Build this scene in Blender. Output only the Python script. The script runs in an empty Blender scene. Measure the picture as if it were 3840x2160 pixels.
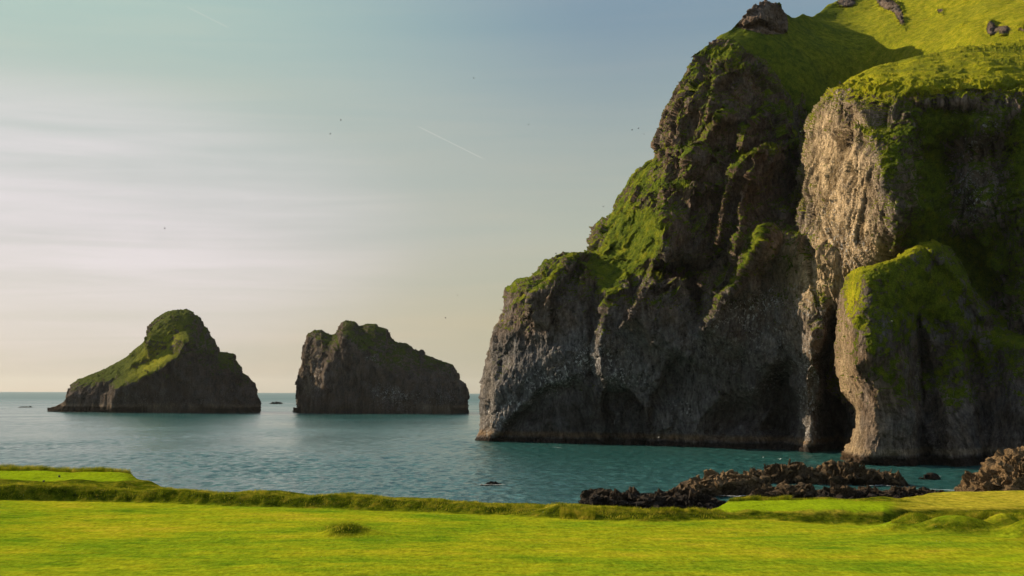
import bpy, bmesh, math, random
import numpy as np
from mathutils import Matrix, Vector

S = bpy.context.scene
C = S.collection
R_ = math.radians
rng = np.random.default_rng(7)
random.seed(7)

# ------------------------------------------------------------------ camera
F_PX = 4800.0                      # focal length in photo pixels (3840 wide)
CAM_Z = 20.0
PITCH = math.atan((1472.7 - 1080) / F_PX)
ROLL = -math.atan(0.0040)
cam_d = bpy.data.cameras.new('camera')
cam = bpy.data.objects.new('camera', cam_d)
C.objects.link(cam)
cam_d.sensor_width = 36.0
cam_d.lens = 36.0 * F_PX / 3840.0
cam_d.clip_start = 0.5
cam_d.clip_end = 120000
CAM_R = Matrix.Rotation(math.pi / 2 + PITCH, 3, 'X') @ Matrix.Rotation(-ROLL, 3, 'Z')
cam.matrix_world = Matrix.Translation((0, 0, CAM_Z)) @ CAM_R.to_4x4()
S.camera = cam

# ------------------------------------------------------------------ sun, sky, exposure
SUN_AZ = 61.5        # degrees to the left of the view axis
SUN_EL = 25.0
sun_dir = Vector((-math.sin(R_(SUN_AZ)) * math.cos(R_(SUN_EL)),
                  math.cos(R_(SUN_AZ)) * math.cos(R_(SUN_EL)), math.sin(R_(SUN_EL))))
sd_ = bpy.data.lights.new('sun', 'SUN')
sun = bpy.data.objects.new('sun', sd_)
C.objects.link(sun)
sd_.energy = 5.0
sd_.angle = R_(0.5)
sd_.color = (1.0, 0.84, 0.60)
sun.rotation_euler = sun_dir.to_track_quat('Z', 'Y').to_euler()

world = bpy.data.worlds.new('World')
S.world = world
world.use_nodes = True
S.view_settings.view_transform = 'Standard'
S.view_settings.look = 'None'
S.view_settings.exposure = 0.75
S.view_settings.gamma = 1.0
S.render.film_transparent = False


class NT:
    """tiny node helper"""
    def __init__(self, tree):
        self.t = tree
        tree.nodes.clear()

    def n(self, typ, ins=None, **kw):
        nd = self.t.nodes.new(typ)
        for k, v in kw.items():
            setattr(nd, k, v)
        if ins:
            for k, v in ins.items():
                s = nd.inputs[k]
                if isinstance(v, bpy.types.NodeSocket):
                    self.t.links.new(v, s)
                else:
                    s.default_value = v
        return nd

    def math(self, op, a, b=None, clamp=False):
        nd = self.t.nodes.new('ShaderNodeMath')
        nd.operation = op
        nd.use_clamp = clamp
        for i, v in enumerate((a, b)):
            if v is None:
                continue
            if isinstance(v, bpy.types.NodeSocket):
                self.t.links.new(v, nd.inputs[i])
            else:
                nd.inputs[i].default_value = v
        return nd.outputs[0]

    def mix(self, f, a, b, blend='MIX'):
        nd = self.t.nodes.new('ShaderNodeMix')
        nd.data_type = 'RGBA'
        nd.blend_type = blend
        for s, v in ((nd.inputs[0], f), (nd.inputs[6], a), (nd.inputs[7], b)):
            if isinstance(v, bpy.types.NodeSocket):
                self.t.links.new(v, s)
            elif isinstance(v, (tuple, list)):
                s.default_value = (*v[:3], 1)
            else:
                s.default_value = v
        return nd.outputs[2]

    def ramp(self, fac, stops, interp='LINEAR'):
        nd = self.t.nodes.new('ShaderNodeValToRGB')
        cr = nd.color_ramp
        cr.interpolation = interp
        while len(cr.elements) < len(stops):
            cr.elements.new(0.5)
        for e, (p, c) in zip(cr.elements, stops):
            e.position = p
            e.color = (*c, 1) if isinstance(c, (tuple, list)) else (c, c, c, 1)
        self.t.links.new(fac, nd.inputs[0])
        return nd.outputs[0]

    def noise(self, vec, scale, detail=4, rough=0.5, dist=0.0, lac=2.0):
        nd = self.n('ShaderNodeTexNoise', {'Scale': scale, 'Detail': detail, 'Roughness': rough,
                                           'Distortion': dist, 'Lacunarity': lac})
        if vec is not None:
            self.t.links.new(vec, nd.inputs['Vector'])
        return nd.outputs[0]

    def mapping(self, vec, scale=(1, 1, 1), rot=(0, 0, 0), loc=(0, 0, 0)):
        return self.n('ShaderNodeMapping', {'Vector': vec, 'Scale': scale, 'Rotation': rot,
                                            'Location': loc}).outputs[0]

    def attr(self, name):
        return self.n('ShaderNodeAttribute', attribute_name=name)


def lin(r, g, b):
    f = lambda c: c / 255 / 12.92 if c / 255 <= 0.04045 else ((c / 255 + 0.055) / 1.055) ** 2.4
    return (f(r), f(g), f(b))


def build_world():
    g = NT(world.node_tree)
    out = g.n('ShaderNodeOutputWorld')
    bg = g.n('ShaderNodeBackground', {'Strength': 0.10})
    g.t.links.new(bg.outputs[0], out.inputs[0])
    sky = g.n('ShaderNodeTexSky', sky_type='NISHITA', sun_disc=False, sun_elevation=R_(SUN_EL),
              sun_rotation=R_(-SUN_AZ), altitude=0.0, air_density=1.0, dust_density=1.6, ozone_density=1.2)
    co = g.n('ShaderNodeTexCoord').outputs['Generated']
    sep = g.n('ShaderNodeSeparateXYZ', {0: co})
    # veil of thin high cloud: brightness by elevation and by angle from the sun
    el = sep.outputs[2]
    dot = g.n('ShaderNodeVectorMath', {0: co, 1: tuple(SKY_GLOW)}, operation='DOT_PRODUCT').outputs['Value']
    k = 1.0 / (0.10 * 2 ** 0.75)
    def c(r, gg, b):
        return tuple(v * k for v in lin(r, gg, b))
    # colours of the veil away from the sun side, from the horizon up
    far = g.ramp(el, [(0.0, c(172, 165, 140)), (0.02, c(182, 175, 149)), (0.055, c(182, 177, 148)), (0.12, c(180, 183, 166)), (0.20, c(161, 172, 168)),
                      (0.28, c(131, 154, 168)), (0.40, c(130, 155, 176)), (1.0, c(165, 184, 206))])
    near = g.ramp(el, [(0.0, c(196, 185, 168)), (0.02, c(202, 192, 176)), (0.055, c(201, 193, 178)), (0.12, c(192, 190, 184)), (0.20, c(184, 193, 183)),
                       (0.285, c(176, 200, 188)), (0.45, c(180, 200, 202)), (1.0, c(180, 198, 212))])
    fac = g.n('ShaderNodeMapRange', {'Value': dot, 'From Min': 0.845, 'From Max': 1.0},
              interpolation_type='SMOOTHSTEP').outputs[0]
    veil = g.mix(fac, far, near)
    # cirrus streaks, gently tilted
    flat = g.n('ShaderNodeVectorMath', {0: co, 1: (1, 1, 5.0)}, operation='MULTIPLY').outputs[0]
    rot = g.mapping(flat, scale=(1, 1, 1), rot=(0, R_(10), 0))
    st = g.mapping(rot, scale=(2.2, 2.2, 3.2))
    n1 = g.noise(st, 1.6, 5, 0.52, 0.8)
    st2 = g.mapping(rot, scale=(1.4, 1.4, 5.5), loc=(3, 1, 2))
    n2 = g.noise(st2, 2.4, 5, 0.5, 0.9)
    sf = g.math('ADD', g.math('MULTIPLY', n1, 0.55), g.math('MULTIPLY', n2, 0.45))
    sw = g.ramp(sf, [(0.28, 0.0), (0.74, 1.0)], 'EASE')
    bright = g.mix(sw, veil, g.mix(1.0, veil, (1.04, 0.99, 0.96), 'MULTIPLY'))
    dark = g.mix(g.math('MULTIPLY', g.math('SUBTRACT', 1.0, sw), 0.45), bright,
                 g.mix(1.0, veil, (0.82, 0.88, 0.88), 'MULTIPLY'))
    # broad brightening near the glow
    fl = g.n('ShaderNodeVectorMath', {0: g.n('ShaderNodeVectorMath', {0: co, 1: (1, 1, 2.8)}, operation='MULTIPLY').outputs[0]}, operation='NORMALIZE').outputs[0]
    gc = Vector((GLOW2.x, GLOW2.y, GLOW2.z * 2.8)).normalized()
    gl = g.n('ShaderNodeMapRange', {'Value': g.n('ShaderNodeVectorMath', {0: fl, 1: tuple(gc)}, operation='DOT_PRODUCT').outputs['Value'],
                                    'From Min': 0.945, 'From Max': 1.0}, interpolation_type='SMOOTHERSTEP').outputs[0]
    glf = g.math('MULTIPLY', gl, g.math('ADD', g.math('MULTIPLY', sw, 0.50), 0.28))
    cloud = g.mix(glf, dark, (k * 0.83, k * 0.755, k * 0.785))
    # contrails: thin bright arcs
    def trail(a, b, width, strength):
        nonlocal cloud
        a = Vector(a).normalized(); b = Vector(b).normalized()
        nrm = a.cross(b).normalized()
        mid = (a + b).normalized()
        half = math.cos(a.angle(b) / 2)
        d = g.math('ABSOLUTE', g.n('ShaderNodeVectorMath', {0: co, 1: tuple(nrm)}, operation='DOT_PRODUCT').outputs['Value'])
        l = g.n('ShaderNodeMapRange', {'Value': d, 'From Min': 0.0, 'From Max': width, 'To Min': 1, 'To Max': 0}).outputs[0]
        m = g.n('ShaderNodeVectorMath', {0: co, 1: tuple(mid)}, operation='DOT_PRODUCT').outputs['Value']
        e = g.n('ShaderNodeMapRange', {'Value': m, 'From Min': half, 'From Max': half + (1 - half) * 0.3}).outputs[0]
        cloud = g.mix(g.math('MULTIPLY', g.math('MULTIPLY', l, e), strength), cloud, (k * 0.72, k * 0.70, k * 0.62))
    trail(pix_dir(1560, 470), pix_dir(1822, 600), 0.0006, 0.4)
    trail(pix_dir(700, 25), pix_dir(860, 105), 0.0008, 0.22)
    final = g.mix(0.93, sky.outputs[0], cloud)
    g.t.links.new(final, bg.inputs['Color'])


def pix_dir(u, v):
    return (CAM_R @ Vector(((u - 1920) / F_PX, -(v - 1080) / F_PX, -1.0))).normalized()


SKY_GLOW = pix_dir(-500, 700)
GLOW2 = pix_dir(60, 880)
build_world()

# ------------------------------------------------------------------ numpy geometry helpers
MR = np.array(CAM_R)


def unproj(u, v, d):
    """photo pixel + forward distance -> world point"""
    u = np.asarray(u, float); v = np.asarray(v, float); d = np.asarray(d, float)
    c = np.stack([(u - 1920) / F_PX, -(v - 1080) / F_PX, -np.ones_like(u)], -1)
    w = c @ MR.T
    p = w / w[..., 1:2] * d[..., None]
    p[..., 2] += CAM_Z
    return p


def proj(P):
    q = P.copy()
    q[..., 2] = q[..., 2] - CAM_Z
    c = q @ MR
    return 1920 + F_PX * c[..., 0] / -c[..., 2], 1080 - F_PX * c[..., 1] / -c[..., 2]


_perm = np.random.default_rng(11).permutation(256).astype(np.int32)
_perm = np.concatenate([_perm, _perm, _perm])
_grad = np.random.default_rng(5).normal(size=(256, 3))
_grad /= np.linalg.norm(_grad, axis=1, keepdims=True)
_grad = _grad.astype(np.float32)


def pnoise(P):
    P = np.asarray(P, np.float32)
    i = np.floor(P).astype(np.int32)
    f = P - i
    w = f * f * f * (f * (f * 6 - 15) + 10)
    i &= 255
    out = np.zeros(P.shape[:-1], np.float32)
    for dx in (0, 1):
        wx = w[..., 0] if dx else 1 - w[..., 0]
        hx = _perm[i[..., 0] + dx]
        for dy in (0, 1):
            wy = w[..., 1] if dy else 1 - w[..., 1]
            hy = _perm[hx + i[..., 1] + dy]
            for dz in (0, 1):
                wz = w[..., 2] if dz else 1 - w[..., 2]
                g = _grad[_perm[hy + i[..., 2] + dz]]
                dd = g[..., 0] * (f[..., 0] - dx) + g[..., 1] * (f[..., 1] - dy) + g[..., 2] * (f[..., 2] - dz)
                out += wx * wy * wz * dd
    return out * 1.6


def fbm(P, octs, gain=0.5, lac=2.03, mode='n'):
    s = np.zeros(P.shape[:-1], np.float32); a = 1.0; tot = 0
    Q = np.asarray(P, np.float32)
    for k in range(octs):
        n = pnoise(Q)
        if mode == 'b':
            n = np.abs(n) * 2 - 0.55      # billow: lumps with sharp cracks
        elif mode == 'r':
            n = 0.55 - np.abs(n) * 2      # ridged
        s += a * n; tot += a
        a *= gain
        Q = Q * lac + 17.3
    return s / tot


def blocks(P, seed=0):
    """angular blocks: every cell of a jittered lattice is a tilted plane of its own"""
    P = np.asarray(P, np.float32)
    base = np.floor(P - 0.5).astype(np.int32)
    best = np.full(P.shape[:-1], 1e9, np.float32); val = np.zeros(P.shape[:-1], np.float32)
    for dx in (0, 1):
        for dy in (0, 1):
            for dz in (0, 1):
                c = base + np.array([dx, dy, dz], np.int32)
                h = _perm[_perm[_perm[(c[..., 0] + seed) & 255] + (c[..., 1] & 255)] + (c[..., 2] & 255)]
                j = _grad[h]
                r = P - (c + 0.5 + 0.42 * j)
                d = (r ** 2).sum(-1)
                t = _grad[(h * 7 + 13) & 255]
                v = t[..., 2] * 0.55 + (r * _grad[(h * 3 + 5) & 255]).sum(-1) * 0.9
                m = d < best
                best = np.where(m, d, best); val = np.where(m, v, val)
    return val


def sstep(a, b, x):
    t = np.clip((x - a) / (b - a), 0, 1)
    return t * t * (3 - 2 * t)


def resample(pts, n, dense=None):
    """points along a polyline by arc length"""
    p = np.array(pts, float)
    L = np.concatenate([[0], np.cumsum(np.hypot(*np.diff(p, axis=0).T))])
    s = np.linspace(0, L[-1], n)
    return np.stack([np.interp(s, L, p[:, 0]), np.interp(s, L, p[:, 1])], -1)


def coons(bot, top, left, right, nu, nv):
    """pixel grid (nv, nu, 2) between four boundary curves; left/right run bottom to top"""
    b = resample(bot, nu); t = resample(top, nu); l = resample(left, nv); r = resample(right, nv)
    u = np.linspace(0, 1, nu)[None, :, None]; v = np.linspace(0, 1, nv)[:, None, None]
    G = (1 - v) * b[None] + v * t[None] + (1 - u) * l[:, None] + u * r[:, None]
    G -= (1 - u) * (1 - v) * l[0] + u * (1 - v) * r[0] + (1 - u) * v * l[-1] + u * v * r[-1]
    return G


def tps(ctrl, U, V):
    """thin plate spline through (u, v, value) control points"""
    c = np.array(ctrl, float)
    X = c[:, :2] / 1000.0
    n = len(X)
    r2 = ((X[:, None] - X[None]) ** 2).sum(-1)
    K = np.where(r2 > 0, r2 * np.log(r2 + 1e-12), 0) + np.eye(n) * 1e-4
    Pm = np.c_[np.ones(n), X]
    A = np.block([[K, Pm], [Pm.T, np.zeros((3, 3))]])
    w = np.linalg.solve(A, np.r_[c[:, 2], np.zeros(3)])
    out = w[n] + w[n + 1] * U / 1000 + w[n + 2] * V / 1000
    for k in range(n):
        rr = (U / 1000 - X[k, 0]) ** 2 + (V / 1000 - X[k, 1]) ** 2
        out = out + w[k] * rr * np.log(rr + 1e-12)
    return out


def polydist(pts, U, V):
    """signed distance to an open polyline (positive on its right when walking down the photo), and t"""
    p = np.array(pts, float)
    best = np.full(U.shape, 1e18); sg = np.zeros(U.shape); tt = np.zeros(U.shape)
    n = len(p) - 1
    for k in range(n):
        a, b = p[k], p[k + 1]
        d = b - a; L2 = (d ** 2).sum()
        t = ((U - a[0]) * d[0] + (V - a[1]) * d[1]) / L2
        tc = np.clip(t, 0, 1)
        du = U - (a[0] + tc * d[0]); dv = V - (a[1] + tc * d[1])
        q = du * du + dv * dv
        cr = d[0] * dv - d[1] * du
        m = q < best
        best = np.where(m, q, best); sg = np.where(m, np.sign(cr), sg); tt = np.where(m, (k + t) / n, tt)
    return np.sqrt(best) * sg, tt


def ridge(pts, w, amp):
    return ('r', pts, w, amp, 0)


def step(pts, w, amp, L):
    """block edge: rises over w at the line and decays over L on its LEFT-hand (walking) side"""
    return ('s', pts, w, amp, L)


def blob(cx, cy, rx, ry, amp, ang=0.0, p=1.0):
    return ('b', (cx, cy, rx, ry, ang, p), 0, amp, 0)


def apply(feats, U, V):
    """sum of sculpting strokes: metres towards the viewer"""
    out = np.zeros(U.shape)
    for k, a, w, amp, L in feats:
        if k == 'b':
            cx, cy, rx, ry, ang, p = a
            c, s = math.cos(R_(ang)), math.sin(R_(ang))
            x = ((U - cx) * c + (V - cy) * s) / rx; y = (-(U - cx) * s + (V - cy) * c) / ry
            out += amp * np.exp(-(x * x + y * y) ** p)
        else:
            sd, t = polydist(a, U, V)
            if k == 'r':
                out += amp * np.exp(-(sd / w) ** 2)
            else:
                n = len(a) - 1
                endf = np.exp(-((np.clip(-t, 0, None) + np.clip(t - 1, 0, None)) * n * 2.2) ** 2)
                sd = -sd
                out += amp * sstep(-w, w, sd) * np.exp(-np.clip(sd, 0, None) / L) * endf
    return out


def grid_mesh(name, P, attrs=None, mat=None, parent=None, smooth=True, flip=False):
    nv, nu = P.shape[:2]
    idx = np.arange(nv * nu).reshape(nv, nu)
    f = np.stack([idx[:-1, :-1], idx[:-1, 1:], idx[1:, 1:], idx[1:, :-1]], -1).reshape(-1, 4)
    if flip:
        f = f[:, ::-1]
    return np_mesh(name, P.reshape(-1, 3), f, {k: v.reshape(-1) for k, v in (attrs or {}).items()}, mat, parent, smooth)


def np_mesh(name, V, Fc, attrs=None, mat=None, parent=None, smooth=True):
    me = bpy.data.meshes.new(name)
    k = Fc.shape[1]
    me.vertices.add(len(V)); me.vertices.foreach_set('co', np.ascontiguousarray(V, np.float32).ravel())
    me.loops.add(len(Fc) * k); me.loops.foreach_set('vertex_index', np.ascontiguousarray(Fc, np.int32).ravel())
    me.polygons.add(len(Fc))
    me.polygons.foreach_set('loop_start', np.arange(0, len(Fc) * k, k, dtype=np.int32))
    me.polygons.foreach_set('loop_total', np.full(len(Fc), k, np.int32))
    me.polygons.foreach_set('use_smooth', np.full(len(Fc), smooth, bool))
    for n, a in (attrs or {}).items():
        at = me.attributes.new(n, 'FLOAT', 'POINT')
        at.data.foreach_set('value', np.ascontiguousarray(a, np.float32))
    me.update(calc_edges=True)
    o = bpy.data.objects.new(name, me)
    C.objects.link(o)
    if mat:
        me.materials.append(mat)
    if parent:
        o.parent = parent
    return o


def normals(P):
    a = np.gradient(P, axis=1); b = np.gradient(P, axis=0)
    n = np.cross(a, b)
    n /= np.linalg.norm(n, axis=-1, keepdims=True) + 1e-9
    return n


def tag(o, label=None, cat=None, group=None, kind=None):
    if label: o['label'] = label
    if cat: o['category'] = cat
    if group: o['group'] = group
    if kind: o['kind'] = kind
    return o


# ------------------------------------------------------------------ materials
def new_mat(name):
    m = bpy.data.materials.new(name)
    m.use_nodes = True
    return m, NT(m.node_tree)


def finish(g, col, rough=0.9, normal=None, spec=0.2, extra=None):
    out = g.n('ShaderNodeOutputMaterial')
    b = g.n('ShaderNodeBsdfPrincipled', {'Base Color': col if isinstance(col, bpy.types.NodeSocket) else (*col, 1),
                                         'Roughness': rough, 'Specular IOR Level': spec})
    if extra:
        for k, v in extra.items():
            b.inputs[k].default_value = v
    if normal is not None:
        g.t.links.new(normal, b.inputs['Normal'])
    g.t.links.new(b.outputs[0], out.inputs[0])
    return b


def bump(g, h, strength, dist):
    return g.n('ShaderNodeBump', {'Height': h, 'Strength': strength, 'Distance': dist}).outputs[0]


def cliff_material(name='cliff_rock_and_grass', gdark=1.0, rdark=1.0):
    m, g = new_mat(name)
    pos = g.n('ShaderNodeNewGeometry').outputs['Position']
    grass = g.attr('grass').outputs['Fac']
    tone = g.attr('tone').outputs['Fac']       # 0 dark basalt .. 1 pale tan
    red = g.attr('red').outputs['Fac']
    guano = g.attr('guano').outputs['Fac']
    wet_shade = g.attr('wet_shade').outputs['Fac']
    yel = g.attr('yellow').outputs['Fac']
    n1 = g.noise(pos, 0.9, 6, 0.65)
    n2 = g.noise(pos, 0.12, 5, 0.6)
    n3 = g.noise(g.mapping(pos, scale=(1.2, 1.2, 0.25)), 0.8, 5, 0.65, 0.8)
    strand = g.attr('strand').outputs['Fac']
    nc = g.ramp(g.math('ADD', g.math('MULTIPLY', n1, 0.5), g.math('MULTIPLY', g.math('ADD', strand, 0.5), 0.5)), [(0.32, 0.0), (0.68, 1.0)])
    # rock
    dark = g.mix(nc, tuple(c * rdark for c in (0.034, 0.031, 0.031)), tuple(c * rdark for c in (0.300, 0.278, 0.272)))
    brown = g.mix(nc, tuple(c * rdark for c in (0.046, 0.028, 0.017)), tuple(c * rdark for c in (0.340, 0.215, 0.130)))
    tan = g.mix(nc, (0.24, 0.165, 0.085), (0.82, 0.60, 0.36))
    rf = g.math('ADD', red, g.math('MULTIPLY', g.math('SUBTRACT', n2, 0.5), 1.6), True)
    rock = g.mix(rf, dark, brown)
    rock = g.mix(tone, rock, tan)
    streak = g.ramp(n3, [(0.35, 0.62), (0.65, 1.25)])
    rock = g.mix(1.0, rock, streak, 'MULTIPLY')
    # white droppings: specks and short streaks
    gn = g.noise(g.mapping(pos, scale=(1, 1, 0.75)), 1.1, 3, 0.7)
    gs = g.ramp(gn, [(0.55, 0.0), (0.61, 1.0)])
    guano = g.math('MULTIPLY', guano, g.ramp(g.noise(pos, 0.22, 3, 0.6), [(0.40, 0.3), (0.58, 2.6)]))
    rock = g.mix(g.math('MULTIPLY', gs, guano, True), rock, (0.62, 0.60, 0.58))
    rock = g.mix(wet_shade, rock, g.mix(1.0, rock, (0.25, 0.22, 0.2), 'MULTIPLY'))  # darkens the wet tide band and the painted shade of the caves
    # grass
    gn2 = g.noise(pos, 0.35, 6, 0.7)
    gn3 = g.noise(pos, 3.0, 4, 0.7)
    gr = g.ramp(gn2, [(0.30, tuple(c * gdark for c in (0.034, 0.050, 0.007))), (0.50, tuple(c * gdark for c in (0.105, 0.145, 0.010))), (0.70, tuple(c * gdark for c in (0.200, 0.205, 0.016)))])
    gy = g.ramp(gn2, [(0.28, (0.150, 0.175, 0.006)), (0.50, (0.320, 0.315, 0.010)), (0.72, (0.52, 0.41, 0.03))])
    gr = g.mix(yel, gr, gy)
    gr = g.mix(1.0, gr, g.ramp(gn3, [(0.34, 0.35), (0.66, 1.5)]), 'MULTIPLY')
    gf = g.math('ADD', grass, g.math('MULTIPLY', g.math('SUBTRACT', n1, 0.5), 1.5))
    gf = g.ramp(gf, [(0.42, 0.0), (0.58, 1.0)])
    col = g.mix(gf, rock, gr)
    # bump
    sw = g.n('ShaderNodeVectorMath', {0: pos, 1: g.n('ShaderNodeVectorMath', {0: g.n('ShaderNodeTexNoise', {'Vector': pos, 'Scale': 0.06, 'Detail': 2}).outputs[1], 1: (14, 14, 14)}, operation='MULTIPLY').outputs[0]}, operation='ADD').outputs[0]
    cols = g.noise(g.mapping(sw, scale=(1.5, 1.5, 0.28)), 0.95, 3, 0.6)
    h = g.math('ADD', g.math('MULTIPLY', g.noise(pos, 1.3, 7, 0.7), 0.8), g.math('MULTIPLY', cols, 0.9))
    hg = g.math('MULTIPLY', g.noise(g.mapping(pos, scale=(1, 1, 0.5)), 3.2, 5, 0.8), 0.42)
    hm = g.n('ShaderNodeMix', {0: gf, 2: h, 3: hg}).outputs[0]
    finish(g, col, 0.95, bump(g, hm, 1.0, 2.6), 0.03)
    return m


MAT_CLIFF = cliff_material()
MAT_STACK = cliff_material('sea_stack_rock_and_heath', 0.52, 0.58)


# ------------------------------------------------------------------ cliff layers
def warp(P, U, V, amt=1.0):
    Q = P / 11.0
    return (U + amt * (fbm(Q + 5, 4, 0.6) * 26), V + amt * (fbm(Q + 55, 4, 0.6) * 22))


def build_layer(name, bot, top, left, right, nu, nv, depth_ctrl, feats, noise_fn, attr_fn,
                roll_left=0.0, roll_top=0.0, nroll=14, mat=MAT_CLIFF, parent=None, lpow=2.0):
    G = coons(bot, top, left, right, nu, nv)
    U, V = G[..., 0], G[..., 1]
    D0 = tps(depth_ctrl, U, V)
    D = D0 - apply(feats, *warp(unproj(U, V, D0), U, V))
    # round the silhouette edges away from the viewer
    su = np.linspace(0, 1, nu)[None, :] * np.ones((nv, 1)); sv = np.linspace(0, 1, nv)[:, None] * np.ones((1, nu))
    def edge(s, w):
        s = np.clip(s / w, 0, 1)
        return 1 - np.sqrt(np.clip(1 - (1 - s) ** 2, 0, 1))
    if roll_left:
        wpx = roll_left[0] / (np.hypot(U[:, -1] - U[:, 0], V[:, -1] - V[:, 0])[:, None])
        D = D + roll_left[1] * edge(su, wpx)
    if roll_top:
        wpx = roll_top[0] / (np.hypot(U[-1] - U[0], V[-1] - V[0])[None, :])
        D = D + roll_top[1] * edge(1 - sv, wpx)
    P = unproj(U, V, D)
    n = normals(P)
    n = -n if n[nv // 2, nu // 2, 1] > 0 else n
    P = P + n * noise_fn(P, U, V, n)[..., None]
    # wrap the back: extra rings going away from the viewer behind left and top edges
    if roll_left:
        ex = []
        for k in range(nroll, 0, -1):
            q = k / nroll
            e = P[:, 0] + np.array([0.35, 0.94, 0]) * (q ** 1.3 * roll_left[2]) - np.array([0, 0, 1.0]) * (q ** 2 * roll_left[2] * 0.15)
            e = e + (fbm(e / 9.0, 3)[:, None] * 3 * q)
            ex.append(e)
        P = np.concatenate([np.stack(ex, 1), P], 1)
        padl = nroll
    else:
        padl = 0
    if roll_top:
        ex = []
        for k in range(1, nroll + 1):
            q = k / nroll
            e = P[nv - 1] + np.array([0.3, 0.95, 0]) * (q ** 1.3 * roll_top[2]) - np.array([0, 0, 1.0]) * (q ** 1.6 * roll_top[3])
            ex.append(e)
        P = np.concatenate([P, np.stack(ex, 0)], 0)
    U2, V2 = proj(P)
    N = normals(P)
    if N[nv // 2, padl + nu // 2, 1] > 0:
        N = -N
    at = attr_fn(P, U2, V2, N)
    at.setdefault('strand', strands(P, ln=6.0) * 0.45 + 0.25 * fbm(P / 3.0, 4, 0.65))
    o = grid_mesh(name, P, at, mat, parent, flip=True)
    return o


def strands(P, wall=(0.88, -0.48), wl=1.5, ln=9.0, swirl=1.0, octs=3):
    """basalt columns: streaks along the wall whose lean swirls from place to place"""
    h = P[..., 0] * wall[0] + P[..., 1] * wall[1]
    big = fbm(P / 30.0 + 70, 2); small = fbm(P / 9.0 + 7, 2)
    a = h + big * 9 * swirl + small * 2.6 * swirl + P[..., 2] * 0.12
    b = P[..., 2] + h * 0.25 * swirl + small * 4
    return fbm(np.stack([a / wl, b / ln, 0 * a + 3.7], -1), octs, 0.6)


def std_attrs(P, U, V, N, grass_bias, yellow=0.0, feats_g=(), feats_t=(), feats_r=(), feats_w=(), grass_slope=1.0, red=0.5, wetz=3.0):
    U, V = warp(P, U, V)
    z = P[..., 2]
    nz = N[..., 2]
    big = fbm(P / 14.0, 4)
    g = sstep(0.30, 0.72, nz) * grass_slope + grass_bias + big * 0.35 + apply(feats_g, U, V)
    g = g - sstep(22, 8, z) * 1.5
    t = np.clip(apply(feats_t, U, V) + 0.12 * big, 0, 1)
    r = np.clip(red + apply(feats_r, U, V), 0, 1)
    gu = np.clip(apply(feats_w, U, V), 0, 1)
    wet_shade = sstep(wetz, wetz - 1.2, z + 0.6 * fbm(P / 3.0, 2))
    yl = np.clip(yellow + 0.0 * z, 0, 1) + 0 * z
    return {'grass': g, 'tone': t, 'red': r, 'guano': gu, 'wet_shade': wet_shade, 'yellow': yl}


cliff = bpy.data.objects.new('sea_cliff', None)
C.objects.link(cliff)
cliff.location = (60, 440, 0)
tag(cliff, 'huge dark basalt cliff like an elephant head dipping its trunk in the water', 'cliff')
PI = Matrix.Translation((-60, -440, 0))


def under(o, parent=cliff):
    o.parent = parent
    o.matrix_parent_inverse = parent.matrix_basis.inverted()
    return o


# ---- main head --------------------------------------------------------
M_left = [(1774, 1690), (1774, 1654), (1789, 1612), (1801, 1541), (1807, 1470), (1819, 1404), (1839, 1339), (1845, 1262), (1866, 1215),
          (1884, 1149), (1893, 1090), (1931, 1054), (1985, 1036), (2020, 1001), (2038, 986), (2115, 962), (2133, 968), (2210, 964),
          (2228, 933), (2232, 899), (2245, 852), (2296, 805), (2316, 751), (2357, 676), (2391, 639), (2458, 598), (2465, 575),
          (2452, 541), (2465, 500), (2499, 473), (2489, 460), (2499, 419), (2519, 379), (2540, 325), (2573, 250), (2594, 213), (2661, 172)]
M_top = [(2661, 172), (2700, 168), (2760, 178), (2864, 223), (2898, 270), (2945, 318), (3000, 352), (3060, 420)]
M_right = [(3330, 1720), (3330, 1400), (3300, 1150), (3200, 850), (3130, 620), (3060, 420)]
M_bot = [(1774, 1690), (2300, 1700), (2700, 1705), (3330, 1720)]
M_ctrl = [  # pixel x, pixel y, metres away
    (1790, 1655, 524), (1950, 1658, 517), (2200, 1662, 503), (2500, 1670, 487), (2700, 1678, 478), (2900, 1682, 468), (3020, 1686, 459), (3120, 1690, 462), (3300, 1700, 450),
    (1830, 1350, 528), (2050, 1350, 512), (2300, 1330, 498), (2550, 1300, 483), (2800, 1300, 472), (3000, 1300, 455), (3100, 1300, 448), (3250, 1300, 450),
    (1900, 1120, 534), (2050, 1080, 524), (2200, 1080, 514), (2150, 990, 526), (2300, 1050, 512), (2450, 1050, 497), (2700, 1050, 484), (2900, 1050, 470), (3050, 1050, 446), (3200, 1050, 425),
    (2250, 900, 548), (2350, 900, 532), (2450, 860, 512), (2420, 700, 540), (2560, 800, 500), (2750, 800, 492), (2900, 800, 484), (3000, 850, 468), (3150, 850, 440),
    (2520, 520, 532), (2620, 520, 518), (2750, 550, 506), (2880, 600, 498), (2960, 600, 512), (3050, 600, 540),
    (2600, 280, 545), (2700, 300, 530), (2800, 300, 526), (2900, 350, 530), (2980, 420, 545), (3050, 450, 565),
    (2661, 172, 556), (2760, 190, 548), (2864, 225, 545), (3000, 352, 560), (2980, 750, 498),
]
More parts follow.
